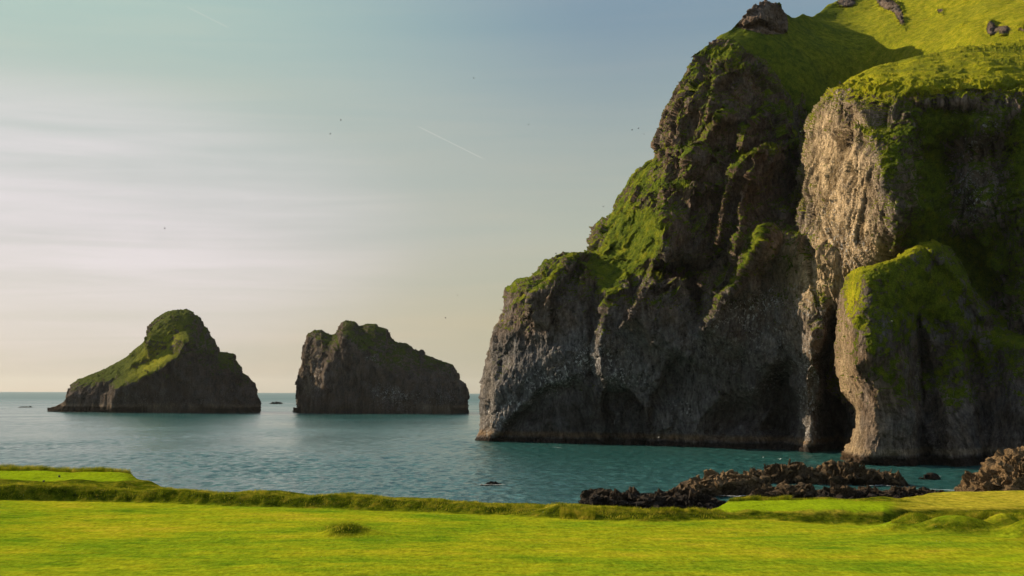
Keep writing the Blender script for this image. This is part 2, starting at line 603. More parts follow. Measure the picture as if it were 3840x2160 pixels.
M_feats = [
    # arches and caves along the waterline
    step([(2240, 1650), (2235, 1560), (2215, 1465), (2150, 1430), (2080, 1446), (2010, 1482), (1955, 1540), (1900, 1590), (1850, 1655)], 18, -9, 110),
    step([(2420, 1660), (2430, 1575), (2412, 1515), (2353, 1462), (2272, 1455), (2258, 1540), (2262, 1640)], 14, -12, 90), ridge([(2311, 1550), (2311, 1620)], 18, 4),
    blob(2560, 1640, 120, 50, -4), blob(2775, 1575, 105, 75, -12, -15, 1.3), blob(2920, 1620, 70, 70, -9),
    step([(2530, 1345), (2505, 1400), (2442, 1482), (2440, 1560)], 8, -5, 160),
    ridge([(2990, 1450), (2900, 1540), (2820, 1600), (2750, 1650)], 28, 6),
    ridge([(2700, 1500), (2640, 1560), (2600, 1640)], 35, 4),
    ridge([(2260, 1260), (2240, 1340), (2280, 1440)], 30, 3),
    # leg pillar and the caves either side of it
    blob(2935, 1500, 72, 140, -20, 6, 1.4), blob(3135, 1480, 46, 270, -26, 0, 2),
    ridge([(3060, 1250), (3045, 1400), (3040, 1520), (3045, 1690)], 32, 14),
    blob(3020, 1230, 120, 140, 7, 0, 1.4),
    # eye slot
    blob(2530, 1015, 90, 24, -20, -4, 2), blob(2615, 1090, 26, 75, -14, -10, 2), blob(2600, 1005, 60, 28, -12),
    blob(2450, 1010, 30, 26, -6),
    # grooves of the lower head
    ridge([(2230, 1080), (2225, 1200), (2215, 1330), (2230, 1420)], 22, -5),
    step([(2290, 1120), (2250, 1230), (2240, 1300), (2255, 1400)], 12, 5, 130),
    step([(2120, 980), (2060, 1060), (1990, 1120), (1970, 1180)], 12, 7, 120),
    step([(2000, 1010), (1960, 1100), (1915, 1160)], 10, 3, 40),
    blob(1880, 1350, 45, 40, -6), blob(2010, 1330, 70, 70, 2), ridge([(1880, 1250), (1960, 1240), (2040, 1260)], 26, 3),
    step([(2500, 1340), (2490, 1400), (2460, 1480)], 18, -3, 120),
    # turf slope on the shoulder and ribs below it
    step([(2500, 600), (2480, 700), (2475, 800), (2480, 900), (2440, 1000), (2400, 1090), (2350, 1180)], 12, 18, 150),
    step([(2420, 740), (2350, 800), (2330, 860), (2260, 940)], 10, 5, 55),
    ridge([(2300, 800), (2280, 860), (2270, 930)], 16, 4),
    # blocks of the upper head
    step([(2650, 690), (2560, 690), (2490, 720), (2475, 800), (2485, 960)], 9, 8, 110),
    step([(2700, 640), (2700, 760), (2660, 860), (2650, 960)], 12, -5, 50),
    step([(2930, 545), (2830, 555), (2780, 600), (2720, 680), (2700, 780), (2690, 900)], 10, 14, 130),
    step([(2820, 600), (2790, 700), (2770, 800), (2760, 950)], 8, 5, 60),
    step([(2870, 860), (2840, 930), (2780, 1040), (2700, 1120), (2650, 1210)], 12, 11, 140),
    step([(2760, 900), (2730, 1000), (2700, 1070)], 10, 6, 60),
    step([(2880, 410), (2840, 440), (2790, 480), (2770, 540)], 8, 9, 80),
    step([(2700, 440), (2650, 510), (2610, 560), (2580, 640)], 8, 9, 90),
    step([(2620, 480), (2560, 540), (2540, 600)], 8, 4, 50),
    step([(2800, 250), (2730, 262), (2680, 290), (2660, 350), (2655, 420)], 9, 12, 110),
    step([(2640, 295), (2600, 330), (2580, 400)], 9, 5, 60),
    step([(2740, 190), (2690, 230), (2660, 270)], 9, 7, 70),
    step([(2640, 620), (2610, 700), (2600, 800)], 9, -4, 40),
    ridge([(2560, 380), (2540, 470), (2530, 560)], 18, 4),
    ridge([(2830, 450), (2830, 560), (2860, 700), (2900, 900)], 25, -3),
]
M_feats = [(k, a, w * (0.8 if k == 's' else 1), amp * (1.75 if k == 's' and amp > 4 and amp < 15 else 1), L) for k, a, w, amp, L in M_feats]
M_turf = [blob(2330, 950, 150, 80, 1.0, -40, 1.5), blob(2410, 880, 80, 80, 0.9), blob(2300, 1090, 60, 80, 0.35), blob(2410, 660, 75, 50, 0.6), blob(2350, 830, 90, 110, 0.45),
          blob(1960, 1140, 60, 40, 0.45, -35), blob(2060, 1040, 60, 30, 0.4, -40), blob(1890, 1230, 30, 20, 0.3),
          blob(2150, 1120, 80, 90, 0.1), blob(2270, 1240, 40, 26, 0.5),
          blob(2620, 300, 60, 120, 0.3), blob(2700, 195, 130, 22, 0.6), blob(2760, 250, 90, 22, 0.5), blob(2560, 480, 30, 120, 0.25),
          blob(2690, 700, 220, 500, 0.08), blob(2620, 470, 22, 120, 0.3, 30), blob(2690, 540, 26, 120, 0.35, 35), blob(2810, 450, 24, 90, 0.35, 35),
          blob(2820, 570, 80, 16, 0.6), blob(2760, 640, 24, 90, 0.35, 35), blob(2560, 695, 80, 14, 0.6), blob(2790, 990, 26, 190, 0.45, 24),
          blob(2880, 460, 30, 130, 0.3, 0), blob(2720, 1130, 30, 90, 0.2, 40), blob(2500, 1110, 60, 60, 0.25), blob(2940, 420, 60, 40, 0.5), blob(3000, 480, 60, 160, 0.5),
          blob(3000, 980, 60, 60, 0.3), blob(3060, 1100, 70, 60, 0.35), blob(3030, 1130, 60, 50, 0.2)]
M_smooth = [blob(2350, 960, 150, 80, 1.3, -42, 1.5), blob(2410, 870, 80, 90, 0.9), blob(2420, 660, 70, 60, 0.8), blob(1960, 1140, 60, 40, 0.5, -35)]
M_guano = [blob(2130, 1400, 150, 32, 1.0, -32), blob(1990, 1420, 60, 60, 0.45), blob(1880, 1560, 50, 80, 0.7, 40), blob(2330, 1420, 90, 40, 0.7, 10), blob(2160, 1330, 60, 60, 0.35),
           blob(2300, 1350, 90, 60, 0.25), blob(2560, 1530, 50, 30, 0.5), blob(2820, 1150, 120, 40, 0.9, -25), blob(2860, 1260, 200, 120, 0.20), blob(3035, 1500, 40, 180, 0.75),
           blob(2900, 1420, 160, 40, 0.4, -30), blob(2640, 1300, 200, 120, 0.08), blob(3080, 1130, 90, 90, 0.3), blob(2310, 1590, 26, 50, 0.7)]


def M_noise(P, U, V, n):
    low = sstep(1050, 1350, V)         # 0 upper craggy head, 1 lower columnar wall
    wp = P + 4 * np.stack([fbm(P / 18 + 3, 3), fbm(P / 18 + 9, 3), fbm(P / 18 + 31, 3)], -1)
    # folds lean down to the left like the bedding of the upper head
    lean = wp[..., 0] + wp[..., 2] * -0.25
    fold = fbm(np.stack([lean / 9.0, wp[..., 1] / 9.0, wp[..., 2] / 30.0], -1), 4, 0.55, 2.1, 'r') * 2.6
    q = np.stack([lean, wp[..., 1], wp[..., 2]], -1)
    crag = blocks(q / np.array([15, 15, 24.0])) * 3.6 + blocks(q / np.array([6, 6, 9.0]), 7) * 0.8 + blocks(q / np.array([2.4, 2.4, 3.6]), 19) * 0.42
    fine = fbm(P / 2.2, 3, 0.6) * 0.42
    turf = np.clip(apply(M_smooth, U, V), 0, 1)
    sw = P + 9 * np.stack([fbm(P / 34 + 3, 2), fbm(P / 34 + 9, 2), 0 * P[..., 0]], -1)
    colm = fbm(np.stack([sw[..., 0] / 1.9, sw[..., 1] / 3.4, sw[..., 2] / 10.0 + sw[..., 0] / 9], -1), 3, 0.55, 2.1, 'r') * 0.8
    soft = fbm(P / 24.0, 6, 0.50) * 5.0
    bl = blocks(q / np.array([6, 6, 9.0]), 33) * 0.9
    up = (fold + crag) * (1 - 0.72 * turf) + fine + fbm(P / 5.0, 4, 0.55) * 1.3 * turf
    return up * (1 - low) + (soft + colm * 0.4 + strands(P, ln=6.0) * 0.5 + bl * 1.3 + fine * 1.1 + blocks(q / np.array([2.4, 2.4, 3.4]), 5) * 0.35) * low


def M_attr(P, U, V, N):
    low = sstep(1000, 1330, V)
    at = std_attrs(P, U, V, N, 0.06, feats_g=M_turf, feats_w=M_guano,
                   feats_t=[blob(3000, 1000, 90, 130, 0.55), blob(3090, 1090, 90, 80, 0.7), blob(3120, 950, 150, 110, 0.6), blob(3040, 1250, 70, 110, 0.16), blob(3042, 1500, 36, 180, 0.22), blob(1840, 1600, 40, 60, 0.12), blob(1830, 1400, 22, 160, 0.14)],
                   feats_r=[blob(2700, 600, 400, 400, 0.35), blob(2000, 1180, 200, 90, 0.3), blob(3050, 1250, 60, 120, 0.35), blob(2450, 1500, 700, 130, -0.5)], red=0.45, wetz=2.6)
    moss = fbm(P / 9.0 + 21, 5, 0.6)
    at['grass'] = at['grass'] + (moss * 0.8 - 0.20 + sstep(0.15, 0.75, -N[..., 0]) * 0.30) * (1 - low) - low * 0.6
    at['yellow'] = np.clip(0.05 + 0.8 * fbm(P / 7.0 + 50, 3), 0, 1)
    at['red'] = at['red'] - 0.35 * low
    damp_shade = apply([blob(2090, 1580, 170, 80, 0.55, -22, 2.2), blob(2180, 1540, 70, 100, 0.3), blob(2345, 1565, 90, 110, 0.6, 0, 2.2), blob(2775, 1575, 100, 80, 0.45, -15, 1.6), blob(2640, 1440, 190, 60, 0.35, -10), blob(2935, 1500, 75, 150, 0.65, 0, 2), blob(3135, 1480, 48, 280, 0.8, 0, 2),  # shade of caves, arches and eye slot put into the colour, with dark damp rock
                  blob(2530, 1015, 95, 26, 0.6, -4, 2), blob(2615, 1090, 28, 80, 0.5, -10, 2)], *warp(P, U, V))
    at['wet_shade'] = np.clip(at['wet_shade'] + damp_shade * (0.8 + 0.8 * fbm(P / 8.0, 3)), 0, 1)
    at['red'] = at['red'] + sstep(5.5, 3.5, P[..., 2]) * sstep(1.5, 3.0, P[..., 2]) * 0.8
    at['tone'] = at['tone'] + sstep(5.0, 3.6, P[..., 2]) * sstep(2.4, 3.2, P[..., 2]) * 0.18
    return at


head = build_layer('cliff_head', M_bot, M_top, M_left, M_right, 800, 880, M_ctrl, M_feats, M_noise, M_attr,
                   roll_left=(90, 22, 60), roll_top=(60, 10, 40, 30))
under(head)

# ---- right body: lit face and the shaded wall beyond it ---------------
R_left = [(2985, 1320), (2990, 1050), (2985, 900), (2979, 764), (2993, 710), (2989, 642), (2996, 575), (3013, 487), (3033, 440), (3080, 379), (3114, 331)]
R_top = [(3114, 331), (3182, 291), (3283, 250), (3371, 230), (3520, 196), (3655, 169), (3840, 145), (4150, 120)]
R_right = [(4150, 1760), (4150, 1000), (4150, 120)]
R_bot = [(2985, 1320), (3200, 1560), (3500, 1760), (4150, 1760)]
R_ctrl = [
    (2990, 1250, 482), (3100, 1250, 466), (3250, 1250, 440), (3400, 1300, 415), (3200, 1500, 450),
    (2990, 1000, 458), (3080, 1000, 442), (3180, 1000, 418), (3300, 1000, 403), (3420, 1000, 402), (3460, 900, 394), (3560, 900, 408), (3100, 1120, 450), (3250, 1120, 425),
    (2990, 760, 462), (3080, 760, 438), (3180, 760, 414), (3270, 760, 396), (3340, 800, 383), (3400, 790, 380), (3450, 800, 386), (3530, 800, 406), (3700, 800, 398), (3840, 800, 392), (4150, 800, 385),
    (3000, 560, 470), (3080, 560, 446), (3180, 560, 420), (3270, 560, 401), (3340, 570, 393), (3400, 600, 394), (3500, 620, 418), (3700, 600, 408), (3840, 600, 402), (4150, 600, 395),
    (3040, 440, 472), (3110, 440, 444), (3180, 440, 424), (3300, 460, 414), (3500, 460, 410), (3700, 460, 404), (3840, 460, 402), (4150, 460, 396),
    (3114, 340, 466), (3180, 350, 438), (3300, 360, 420), (3500, 350, 412), (3700, 340, 408), (3840, 350, 408), (4150, 350, 402),
    (3182, 295, 462), (3300, 270, 448), (3400, 260, 444), (3520, 250, 440), (3700, 240, 436), (3840, 240, 436), (4150, 240, 430),
    (3371, 232, 470), (3520, 200, 474), (3700, 165, 478), (3840, 150, 480), (4150, 130, 480),
    (3500, 1100, 408), (3600, 1200, 406), (3700, 1200, 402), (3840, 1200, 388), (4150, 1200, 380), (3840, 1740, 374), (3500, 1740, 382), (3700, 1700, 384), (4150, 1740, 370), (3740, 1000, 404), (3600, 950, 412),
]
R_feats = [
    step([(3160, 340), (3175, 460), (3185, 520)], 14, -3, 80),
    step([(3180, 400), (3250, 470), (3285, 520), (3280, 600), (3320, 700), (3340, 800), (3335, 900)], 20, 4, 120),
    ridge([(3200, 480), (3260, 500), (3290, 520)], 18, 4),
    blob(3660, 560, 120, 60, -6), ridge([(3420, 330), (3600, 320), (3750, 310), (3850, 350)], 26, 4),
    ridge([(3700, 500), (3660, 620), (3640, 760), (3700, 900)], 40, 4),
    ridge([(3840, 700), (3820, 860), (3760, 980)], 40, 5), blob(3760, 760, 36, 160, -5),
    blob(3600, 420, 100, 30, -4), blob(3820, 1120, 60, 200, 5), blob(3720, 1400, 50, 300, -6),
]
R_turf = [blob(3400, 275, 260, 60, 1.4), blob(3700, 235, 320, 75, 1.4), blob(3240, 320, 90, 30, 0.6, -20), blob(3040, 450, 12, 50, 0.5, 30), blob(3240, 490, 60, 28, 0.7, 20), blob(3330, 620, 45, 100, 0.5, -12), blob(3400, 900, 60, 60, 0.4),
          blob(3600, 470, 220, 60, 0.45), blob(3500, 700, 60, 260, 0.6), blob(3560, 980, 120, 120, 0.6), blob(3820, 620, 70, 260, 0.35), blob(3700, 1000, 140, 120, 0.5), blob(3090, 340, 30, 30, 0.4),
          blob(3010, 980, 22, 90, 0.35), blob(3050, 1130, 60, 40, 0.3), blob(3320, 860, 14, 100, 0.3)]
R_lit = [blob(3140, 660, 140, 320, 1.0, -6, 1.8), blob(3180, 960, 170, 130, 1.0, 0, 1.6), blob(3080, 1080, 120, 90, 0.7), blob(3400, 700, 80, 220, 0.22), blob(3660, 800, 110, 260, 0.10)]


def R_fib(wp, P):
    th = fbm(P / 26.0 + 70, 2) * 2.4 + 0.25                # direction the columns lean, swirling over the face
    yy = wp[..., 1] * np.cos(th) + wp[..., 2] * np.sin(th)
    zz = -wp[..., 1] * np.sin(th) + wp[..., 2] * np.cos(th)
    fib = fbm(np.stack([wp[..., 0] / 3.0, yy / 3.2, zz / 14.0], -1), 2, 0.5, 2.1, 'r')
    fib2 = blocks(np.stack([wp[..., 0] / 3.0, yy / 2.6, zz / 7.0], -1), 3)
    return fib * 2.2, fib2 * 0.55


def R_noise(P, U, V, n):
    wp = P + 9 * np.stack([fbm(P / 17 + 3, 2), fbm(P / 17 + 9, 2), fbm(P / 17 + 31, 2)], -1)
    lit = sstep(3400, 3270, U) * sstep(330, 390, V)
    turf = np.clip(apply([blob(3400, 255, 320, 50, 1.3), blob(3800, 230, 380, 65, 1.3)], U, V), 0, 1)
    fib = strands(P, (0.25, -0.97), 2.4, 9.0, 1.3, 3) * 2.6
    fib2 = R_fib(wp, P)[1] * 0.8
    body = fbm(P / 20.0, 6, 0.5) * 4.0
    crag = blocks(wp / np.array([7, 9, 9.0]), 5) * 1.5 + blocks(wp / np.array([3, 3, 4.0]), 8) * 0.8
    hang = fbm(np.stack([P[..., 0] / 3.0, P[..., 1] / 3.0, P[..., 2] / 9.0], -1), 4) * 1.6
    out = body + (fib + fib2) * (0.30 + 0.70 * lit) + (crag + hang) * (1 - lit)
    return out * (1 - 0.8 * turf) + fbm(P / 6.0, 4) * 0.7 * turf


def R_attr(P, U, V, N):
    at = std_attrs(P, U, V, N, 0.26, feats_g=R_turf + [blob(3150, 750, 150, 440, -0.95, 0, 1.6), blob(3060, 900, 40, 120, 0.25), blob(3700, 380, 300, 40, -0.25), blob(3650, 760, 80, 180, -0.22)],
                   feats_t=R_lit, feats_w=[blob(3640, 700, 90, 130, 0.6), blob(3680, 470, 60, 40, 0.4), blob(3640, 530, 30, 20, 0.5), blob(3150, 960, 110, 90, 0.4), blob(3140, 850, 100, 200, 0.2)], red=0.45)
    sp = fbm(P / 4.0 + 77, 4)
    top = sstep(420, 300, V)
    lit = sstep(3420, 3290, U)
    at['strand'] = lit * strands(P, (0.25, -0.97), 2.4, 9.0, 1.3, 3) * 1.3 + (1 - lit) * strands(P)
    f1 = at['strand']
    at['tone'] = at['tone'] * np.clip(0.82 + 0.7 * fbm(P / 8.0, 3) + 0.25 * f1, 0, 1)
    at['yellow'] = np.clip(top * (0.75 + 0.9 * fbm(P / 12.0, 3)) + 0.35 * sstep(3400, 3250, U), 0, 1)
    at['grass'] = at['grass'] + sp * 0.3
    return at


under(build_layer('cliff_body', R_bot, R_top, R_left, R_right, 580, 680, R_ctrl, R_feats, R_noise, R_attr,
                  roll_left=(40, 30, 50), roll_top=(30, 6, 30, 14)))

# ---- front buttress (the fore leg) -----------------------------------
F_left = [(3140, 1760), (3148, 1719), (3169, 1683), (3193, 1642), (3207, 1594), (3211, 1541), (3204, 1523), (3163, 1470), (3142, 1404), (3139, 1315), (3135, 1232), (3142, 1173), (3154, 1096), (3169, 1042), (3198, 1013)]
F_top = [(3198, 1013), (3270, 998), (3365, 953), (3442, 918), (3500, 905), (3560, 925), (3600, 985), (3650, 1070), (3740, 1180), (3840, 1230), (4100, 1260)]
F_right = [(4100, 1770), (4100, 1260)]
F_bot = [(3140, 1760), (3400, 1775), (3700, 1778), (4100, 1780)]
F_ctrl = [
    (3150, 1725, 388), (3200, 1735, 368), (3323, 1745, 360), (3420, 1747, 361), (3470, 1748, 370), (3560, 1748, 361), (3640, 1748, 362), (3720, 1750, 372), (3840, 1750, 362), (4100, 1750, 356),
    (3212, 1560, 380), (3240, 1560, 368), (3330, 1560, 361), (3430, 1560, 364), (3475, 1560, 378), (3560, 1560, 368), (3640, 1560, 370), (3710, 1560, 382), (3840, 1560, 366),
    (3145, 1380, 396), (3190, 1380, 369), (3240, 1380, 364), (3330, 1380, 363), (3410, 1380, 368), (3460, 1380, 386), (3560, 1380, 376), (3640, 1380, 378), (3720, 1380, 384), (3840, 1380, 372),
    (3142, 1200, 398), (3190, 1200, 373), (3240, 1200, 366), (3330, 1200, 366), (3410, 1200, 371), (3480, 1200, 380), (3580, 1200, 378), (3680, 1230, 386), (3840, 1300, 376),
    (3165, 1060, 396), (3230, 1050, 372), (3330, 1080, 369), (3430, 1080, 372), (3530, 1080, 378), (3620, 1090, 386),
    (3200, 1018, 384), (3270, 1003, 374), (3365, 960, 374), (3442, 925, 378), (3500, 912, 382), (3600, 990, 388), (3740, 1185, 394), (3840, 1235, 386), (4100, 1265, 378), (4100, 1500, 366),
]
F_feats = [
    step([(3235, 1010), (3232, 1100), (3228, 1167), (3193, 1240), (3187, 1345), (3205, 1450), (3215, 1560), (3225, 1700)], 9, 4, 120),
    ridge([(3500, 930), (3600, 1060), (3690, 1190)], 26, 5), ridge([(3420, 930), (3460, 1000), (3500, 1040)], 20, 2),
    ridge([(3480, 1250), (3520, 1400), (3560, 1700)], 26, 4), ridge([(3440, 1200), (3455, 1400), (3470, 1700)], 14, -6),
    ridge([(3640, 1300), (3680, 1500), (3700, 1700)], 22, -5), blob(3330, 1300, 60, 120, 2), blob(3780, 1500, 60, 200, 5),
]


def F_noise(P, U, V, n):
    wp = P + 5 * np.stack([fbm(P / 14 + 3, 2), fbm(P / 14 + 9, 2), fbm(P / 14 + 31, 2)], -1)
    fib = fbm(np.stack([wp[..., 0] / 2.2, wp[..., 1] / 2.2, wp[..., 2] / 5.0], -1), 4, 0.6, 2.1, 'r') * 0.6
    strata = fbm(np.stack([wp[..., 0] / 9, wp[..., 1] / 9, wp[..., 2] / 2.2], -1), 3, 0.5) * 0.3
    foot = fbm(P / 3.0, 5, 0.55, 2.1, 'b') * 1.0 * sstep(14, 2, P[..., 2])
    return fbm(P / 16.0, 6, 0.5) * 2.4 + fib * 0.4 + strands(P, (0.97, -0.2), 1.5, 5, 0.6) * 0.3 + blocks(wp / np.array([2.6, 2.6, 3.2]), 5) * 0.4 + strata + foot


def F_attr(P, U, V, N):
    at = std_attrs(P, U, V, N, 0.0, feats_g=[blob(3380, 1050, 180, 130, 0.75, 0, 1.6), blob(3560, 1120, 120, 170, 0.6), blob(3680, 1290, 120, 110, 0.5), blob(3330, 1260, 110, 100, 0.55), blob(3190, 1110, 40, 110, 0.6), blob(3300, 1420, 120, 120, 0.2),
                                             blob(3330, 1480, 100, 130, 0.30), blob(3600, 1450, 90, 160, 0.2)],
                   feats_t=[blob(3160, 1400, 34, 200, 0.7), blob(3175, 1130, 36, 130, 0.35), blob(3180, 1680, 50, 80, 0.5), blob(3215, 1550, 16, 120, 0.5), blob(3330, 1560, 110, 240, 0.10), blob(3570, 1560, 60, 200, 0.07)],
                   feats_r=[blob(3330, 1450, 130, 160, 0.4), blob(3170, 1400, 60, 400, 0.5)], red=0.35, wetz=3.2)
    at['yellow'] = np.clip(apply([blob(3350, 960, 260, 22, 0.8, -18), blob(3195, 1120, 40, 110, 0.9)], U, V) + 0.1, 0, 1)
    at['grass'] = at['grass'] + fbm(P / 4.0 + 77, 4) * 0.8 - 0.02
    z = P[..., 2]
    at['tone'] = at['tone'] + sstep(5.2, 4.2, z) * sstep(2.6, 3.6, z) * 0.30
    return at


under(build_layer('cliff_foreleg', F_bot, F_top, F_left, F_right, 460, 480, F_ctrl, F_feats, F_noise, F_attr,
                  roll_left=(26, 16, 40), roll_top=(40, 8, 26, 4)))

# ---- grassy hill above ------------------------------------------------
H_left = [(2560, 700), (2560, 330), (2594, 216), (2661, 173)]
H_top = [(2661, 173), (2702, 135), (2769, 101), (2783, 68), (2824, 20), (2834, 8), (2840, 15), (2851, 5), (2878, 5), (2911, 20), (2945, 47), (2986, 62), (3047, 54), (3090, 30), (3135, 3),
         (3300, -80), (3600, -210), (4200, -330)]
H_right = [(4200, 700), (4200, -330)]
H_bot = [(2560, 700), (3300, 700), (4200, 700)]
H_ctrl = [
    (2661, 173, 566), (2769, 103, 572), (2834, 12, 580), (2878, 8, 584), (2945, 50, 596), (2990, 64, 606), (3047, 56, 640), (3135, 5, 680), (3300, -78, 700), (3600, -205, 700), (4200, -325, 660),
    (2760, 190, 556), (2860, 200, 560), (2980, 200, 568), (3080, 200, 580), (3180, 220, 592), (3000, 340, 556), (3100, 320, 572), (3250, 270, 590),
    (3000, 120, 590), (3100, 120, 612), (3200, 120, 622), (3300, 120, 606), (3300, 200, 590), (3400, 60, 612), (3400, 190, 566), (3500, 180, 545), (3500, 60, 590),
    (3650, 150, 515), (3650, 60, 555), (3840, 130, 492), (3840, 0, 545), (4200, 130, 470), (4200, -100, 540), (3650, -60, 610),
    (2600, 400, 600), (3000, 500, 560), (3500, 500, 540), (4200, 500, 480), (2600, 690, 620), (3300, 690, 560), (4200, 690, 500),
]
H_feats = [
    ridge([(2800, 80), (2850, 60), (2905, 100), (2945, 120)], 14, 3), blob(2870, 40, 45, 35, 3), ridge([(2770, 100), (2860, 92), (2945, 128)], 8, -3),
    blob(3175, 12, 40, 14, 6, 0, 1.6), blob(3325, 16, 46, 20, 9, 25, 1.6), blob(3375, 62, 16, 40, 6, -20), blob(3525, 45, 20, 12, 3), blob(3610, 90, 26, 10, 3), blob(3715, 105, 14, 22, 5, 0, 1.5), blob(3760, 118, 30, 16, 5),
    blob(3830, 110, 20, 12, 4), blob(2690, 160, 36, 14, 4),
]


def H_noise(P, U, V, n):
    rock = np.clip(apply(H_rock, U, V), 0, 1)
    return fbm(P / 30.0, 5, 0.45) * 3.0 + (blocks(P / np.array([8, 8, 8.0]), 9) * 1.5 + blocks(P / 3.0, 12) * 0.8) * rock + fbm(np.stack([P[..., 0] / 3, P[..., 1] / 3, P[..., 2] / 1.2], -1), 3) * 0.22


H_rock = [blob(2865, 60, 88, 62, 1.8, 22, 3), blob(2930, 105, 26, 22, 0.9, 30, 1.5), blob(2800, 95, 50, 22, 0.8), blob(2690, 160, 50, 16, 0.9, 0, 1.5), blob(3175, 8, 40, 20, 1.0), blob(3325, 14, 44, 22, 1.1, 25), blob(3375, 62, 18, 44, 0.75, -20), blob(3525, 40, 20, 12, 0.7),
          blob(3715, 105, 18, 30, 1.0), blob(3765, 110, 34, 22, 0.8), blob(3835, 110, 24, 12, 0.7)]


def H_attr(P, U, V, N):
    rock = apply(H_rock, U, V)
    g = 1.3 - 1.6 * rock + 0.15 * fbm(P / 9.0, 3)
    y = np.clip(sstep(2950, 3500, U) * 0.85 + 0.55 * fbm(P / 22.0, 4) + 0.05, 0, 1)
    z0 = np.zeros(U.shape)
    return {'grass': g, 'tone': z0, 'red': z0 + 0.6, 'guano': z0, 'wet_shade': z0, 'yellow': y}


hill = build_layer('hillside', H_bot, H_top, H_left, H_right, 620, 380, H_ctrl, H_feats, H_noise, H_attr,
                   roll_left=0.0, roll_top=(24, 5, 60, 35))
tag(hill, 'steep green hillside with small crags rising above the sea cliff', 'hillside', kind='structure')


# ------------------------------------------------------------------ sea stacks
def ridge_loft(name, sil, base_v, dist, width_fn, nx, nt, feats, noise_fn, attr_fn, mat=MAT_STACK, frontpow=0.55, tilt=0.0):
    """an island lofted along its skyline: every column is a cross-section from front waterline over the ridge to the back"""
    s = np.array(sil, float)
    L = np.concatenate([[0], np.cumsum(np.hypot(*np.diff(s, axis=0).T))])
    q = np.linspace(0, L[-1], nx)
    u = np.interp(q, L, s[:, 0]); v = np.interp(q, L, s[:, 1])
    x = (u - 1920) / F_PX * dist
    hz = 1465 + 0.004 * u
    top = np.clip(CAM_Z + (hz - v) / F_PX * dist, 0.1, None)
    W = width_fn(u)
    t = np.linspace(-1, 1, nt)[:, None]
    th = (t * math.pi / 2)
    y = np.sign(np.sin(th)) * np.abs(np.sin(th)) ** 0.8 * W[None]
    z = top[None] * np.abs(np.cos(th)) ** frontpow - 3.0
    z = z + 3.0 * np.abs(np.cos(th)) ** 0.3
    z[np.abs(t[:, 0]) > 0.999] = -6
    P = np.stack([x[None] * (dist + y) / dist, dist + y, z], -1)
    U, V = proj(P)
    front = sstep(0.35, -0.15, t) * np.ones_like(U)
    k = apply(feats, U, V) * front
    P[..., 0] *= (P[..., 1] - k) / P[..., 1]
    P[..., 1] -= k
    n = normals(P)
    mid = n[nt // 4, nx // 2]
    if mid[1] > 0: n = -n
    P = P + n * (strands(P, (0.9, -0.3), 5.0, 22.0) * 1.3 * sstep(0.8, 0.4, n[..., 2]) + blocks(P / 7.0, 6) * 0.9 + blocks(P / 3.5, 8) * 0.5)[..., None]
    nf = 0.5 + 0.5 * sstep(0.0, 0.35, np.abs(t)) * np.ones_like(U)
    P = P + n * (noise_fn(P, U, V, n) * sstep(-6, 0, P[..., 2]) * nf)[..., None]
    n = normals(P)
    if n[nt // 4, nx // 2, 1] > 0: n = -n
    U, V = proj(P)
    at = attr_fn(P, U, V, n)
    at['strand'] = strands(P, (0.9, -0.3), 5.0, 22.0, 1.0) * 0.6
    return grid_mesh(name, P, at, mat, flip=False)


def st_noise(P, U, V, n):
    wp = P + 6 * np.stack([fbm(P / 25 + 3, 2), fbm(P / 25 + 9, 2), fbm(P / 25 + 31, 2)], -1)
    steep = sstep(0.75, 0.4, n[..., 2])
    ang = blocks(wp / np.array([22, 22, 30.0]), 2) * 3.2 + blocks(wp / np.array([9, 9, 13.0]), 4) * 1.8
    return (fbm(wp / 34.0, 6, 0.55, 2.05, 'n') * 4.0 + ang) * (0.25 + 0.75 * steep) + fbm(np.stack([P[..., 0] / 6, P[..., 1] / 6, P[..., 2] / 22], -1), 4, 0.55) * 2.6 * steep


A_sil = [(188, 1532), (210, 1528), (240, 1515), (262, 1500), (268, 1475), (275, 1455), (272, 1445), (300, 1424), (345, 1408), (400, 1385), (450, 1358), (500, 1325), (522, 1302), (545, 1278), (560, 1262),
         (556, 1245), (556, 1228), (570, 1210), (600, 1185), (630, 1170), (665, 1164), (700, 1165), (725, 1173), (730, 1184), (742, 1188), (752, 1208), (760, 1225), (770, 1228), (780, 1250), (800, 1272), (810, 1298), (822, 1322),
         (855, 1326), (878, 1330), (882, 1350), (900, 1370), (910, 1400), (930, 1412), (950, 1438), (962, 1465), (968, 1500), (974, 1530), (980, 1540)]


def A_attr(P, U, V, N):
    slope = blob(430, 1360, 150, 60, 0.55, -32)
    at = std_attrs(P, U, V, N, -0.22, feats_g=[slope, blob(580, 1330, 120, 80, 0.6, -45, 1.5), blob(640, 1210, 80, 50, 0.35), blob(720, 1330, 120, 60, 0.15), blob(450, 1420, 90, 60, 0.3), blob(800, 1470, 220, 80, -0.4), blob(330, 1480, 120, 40, -0.5)],
                   feats_w=[blob(600, 1500, 300, 40, 0.12)], red=0.5, wetz=6)
    at['yellow'] = np.clip(apply([blob(590, 1330, 110, 45, 0.75, -48)], U, V), 0, 1)
    at['grass'] = at['grass'] + sstep(24, 40, P[..., 2]) * 0.05
    z = P[..., 2]
    at['tone'] = sstep(9, 6, z) * sstep(2, 5, z) * 0.2
    return at


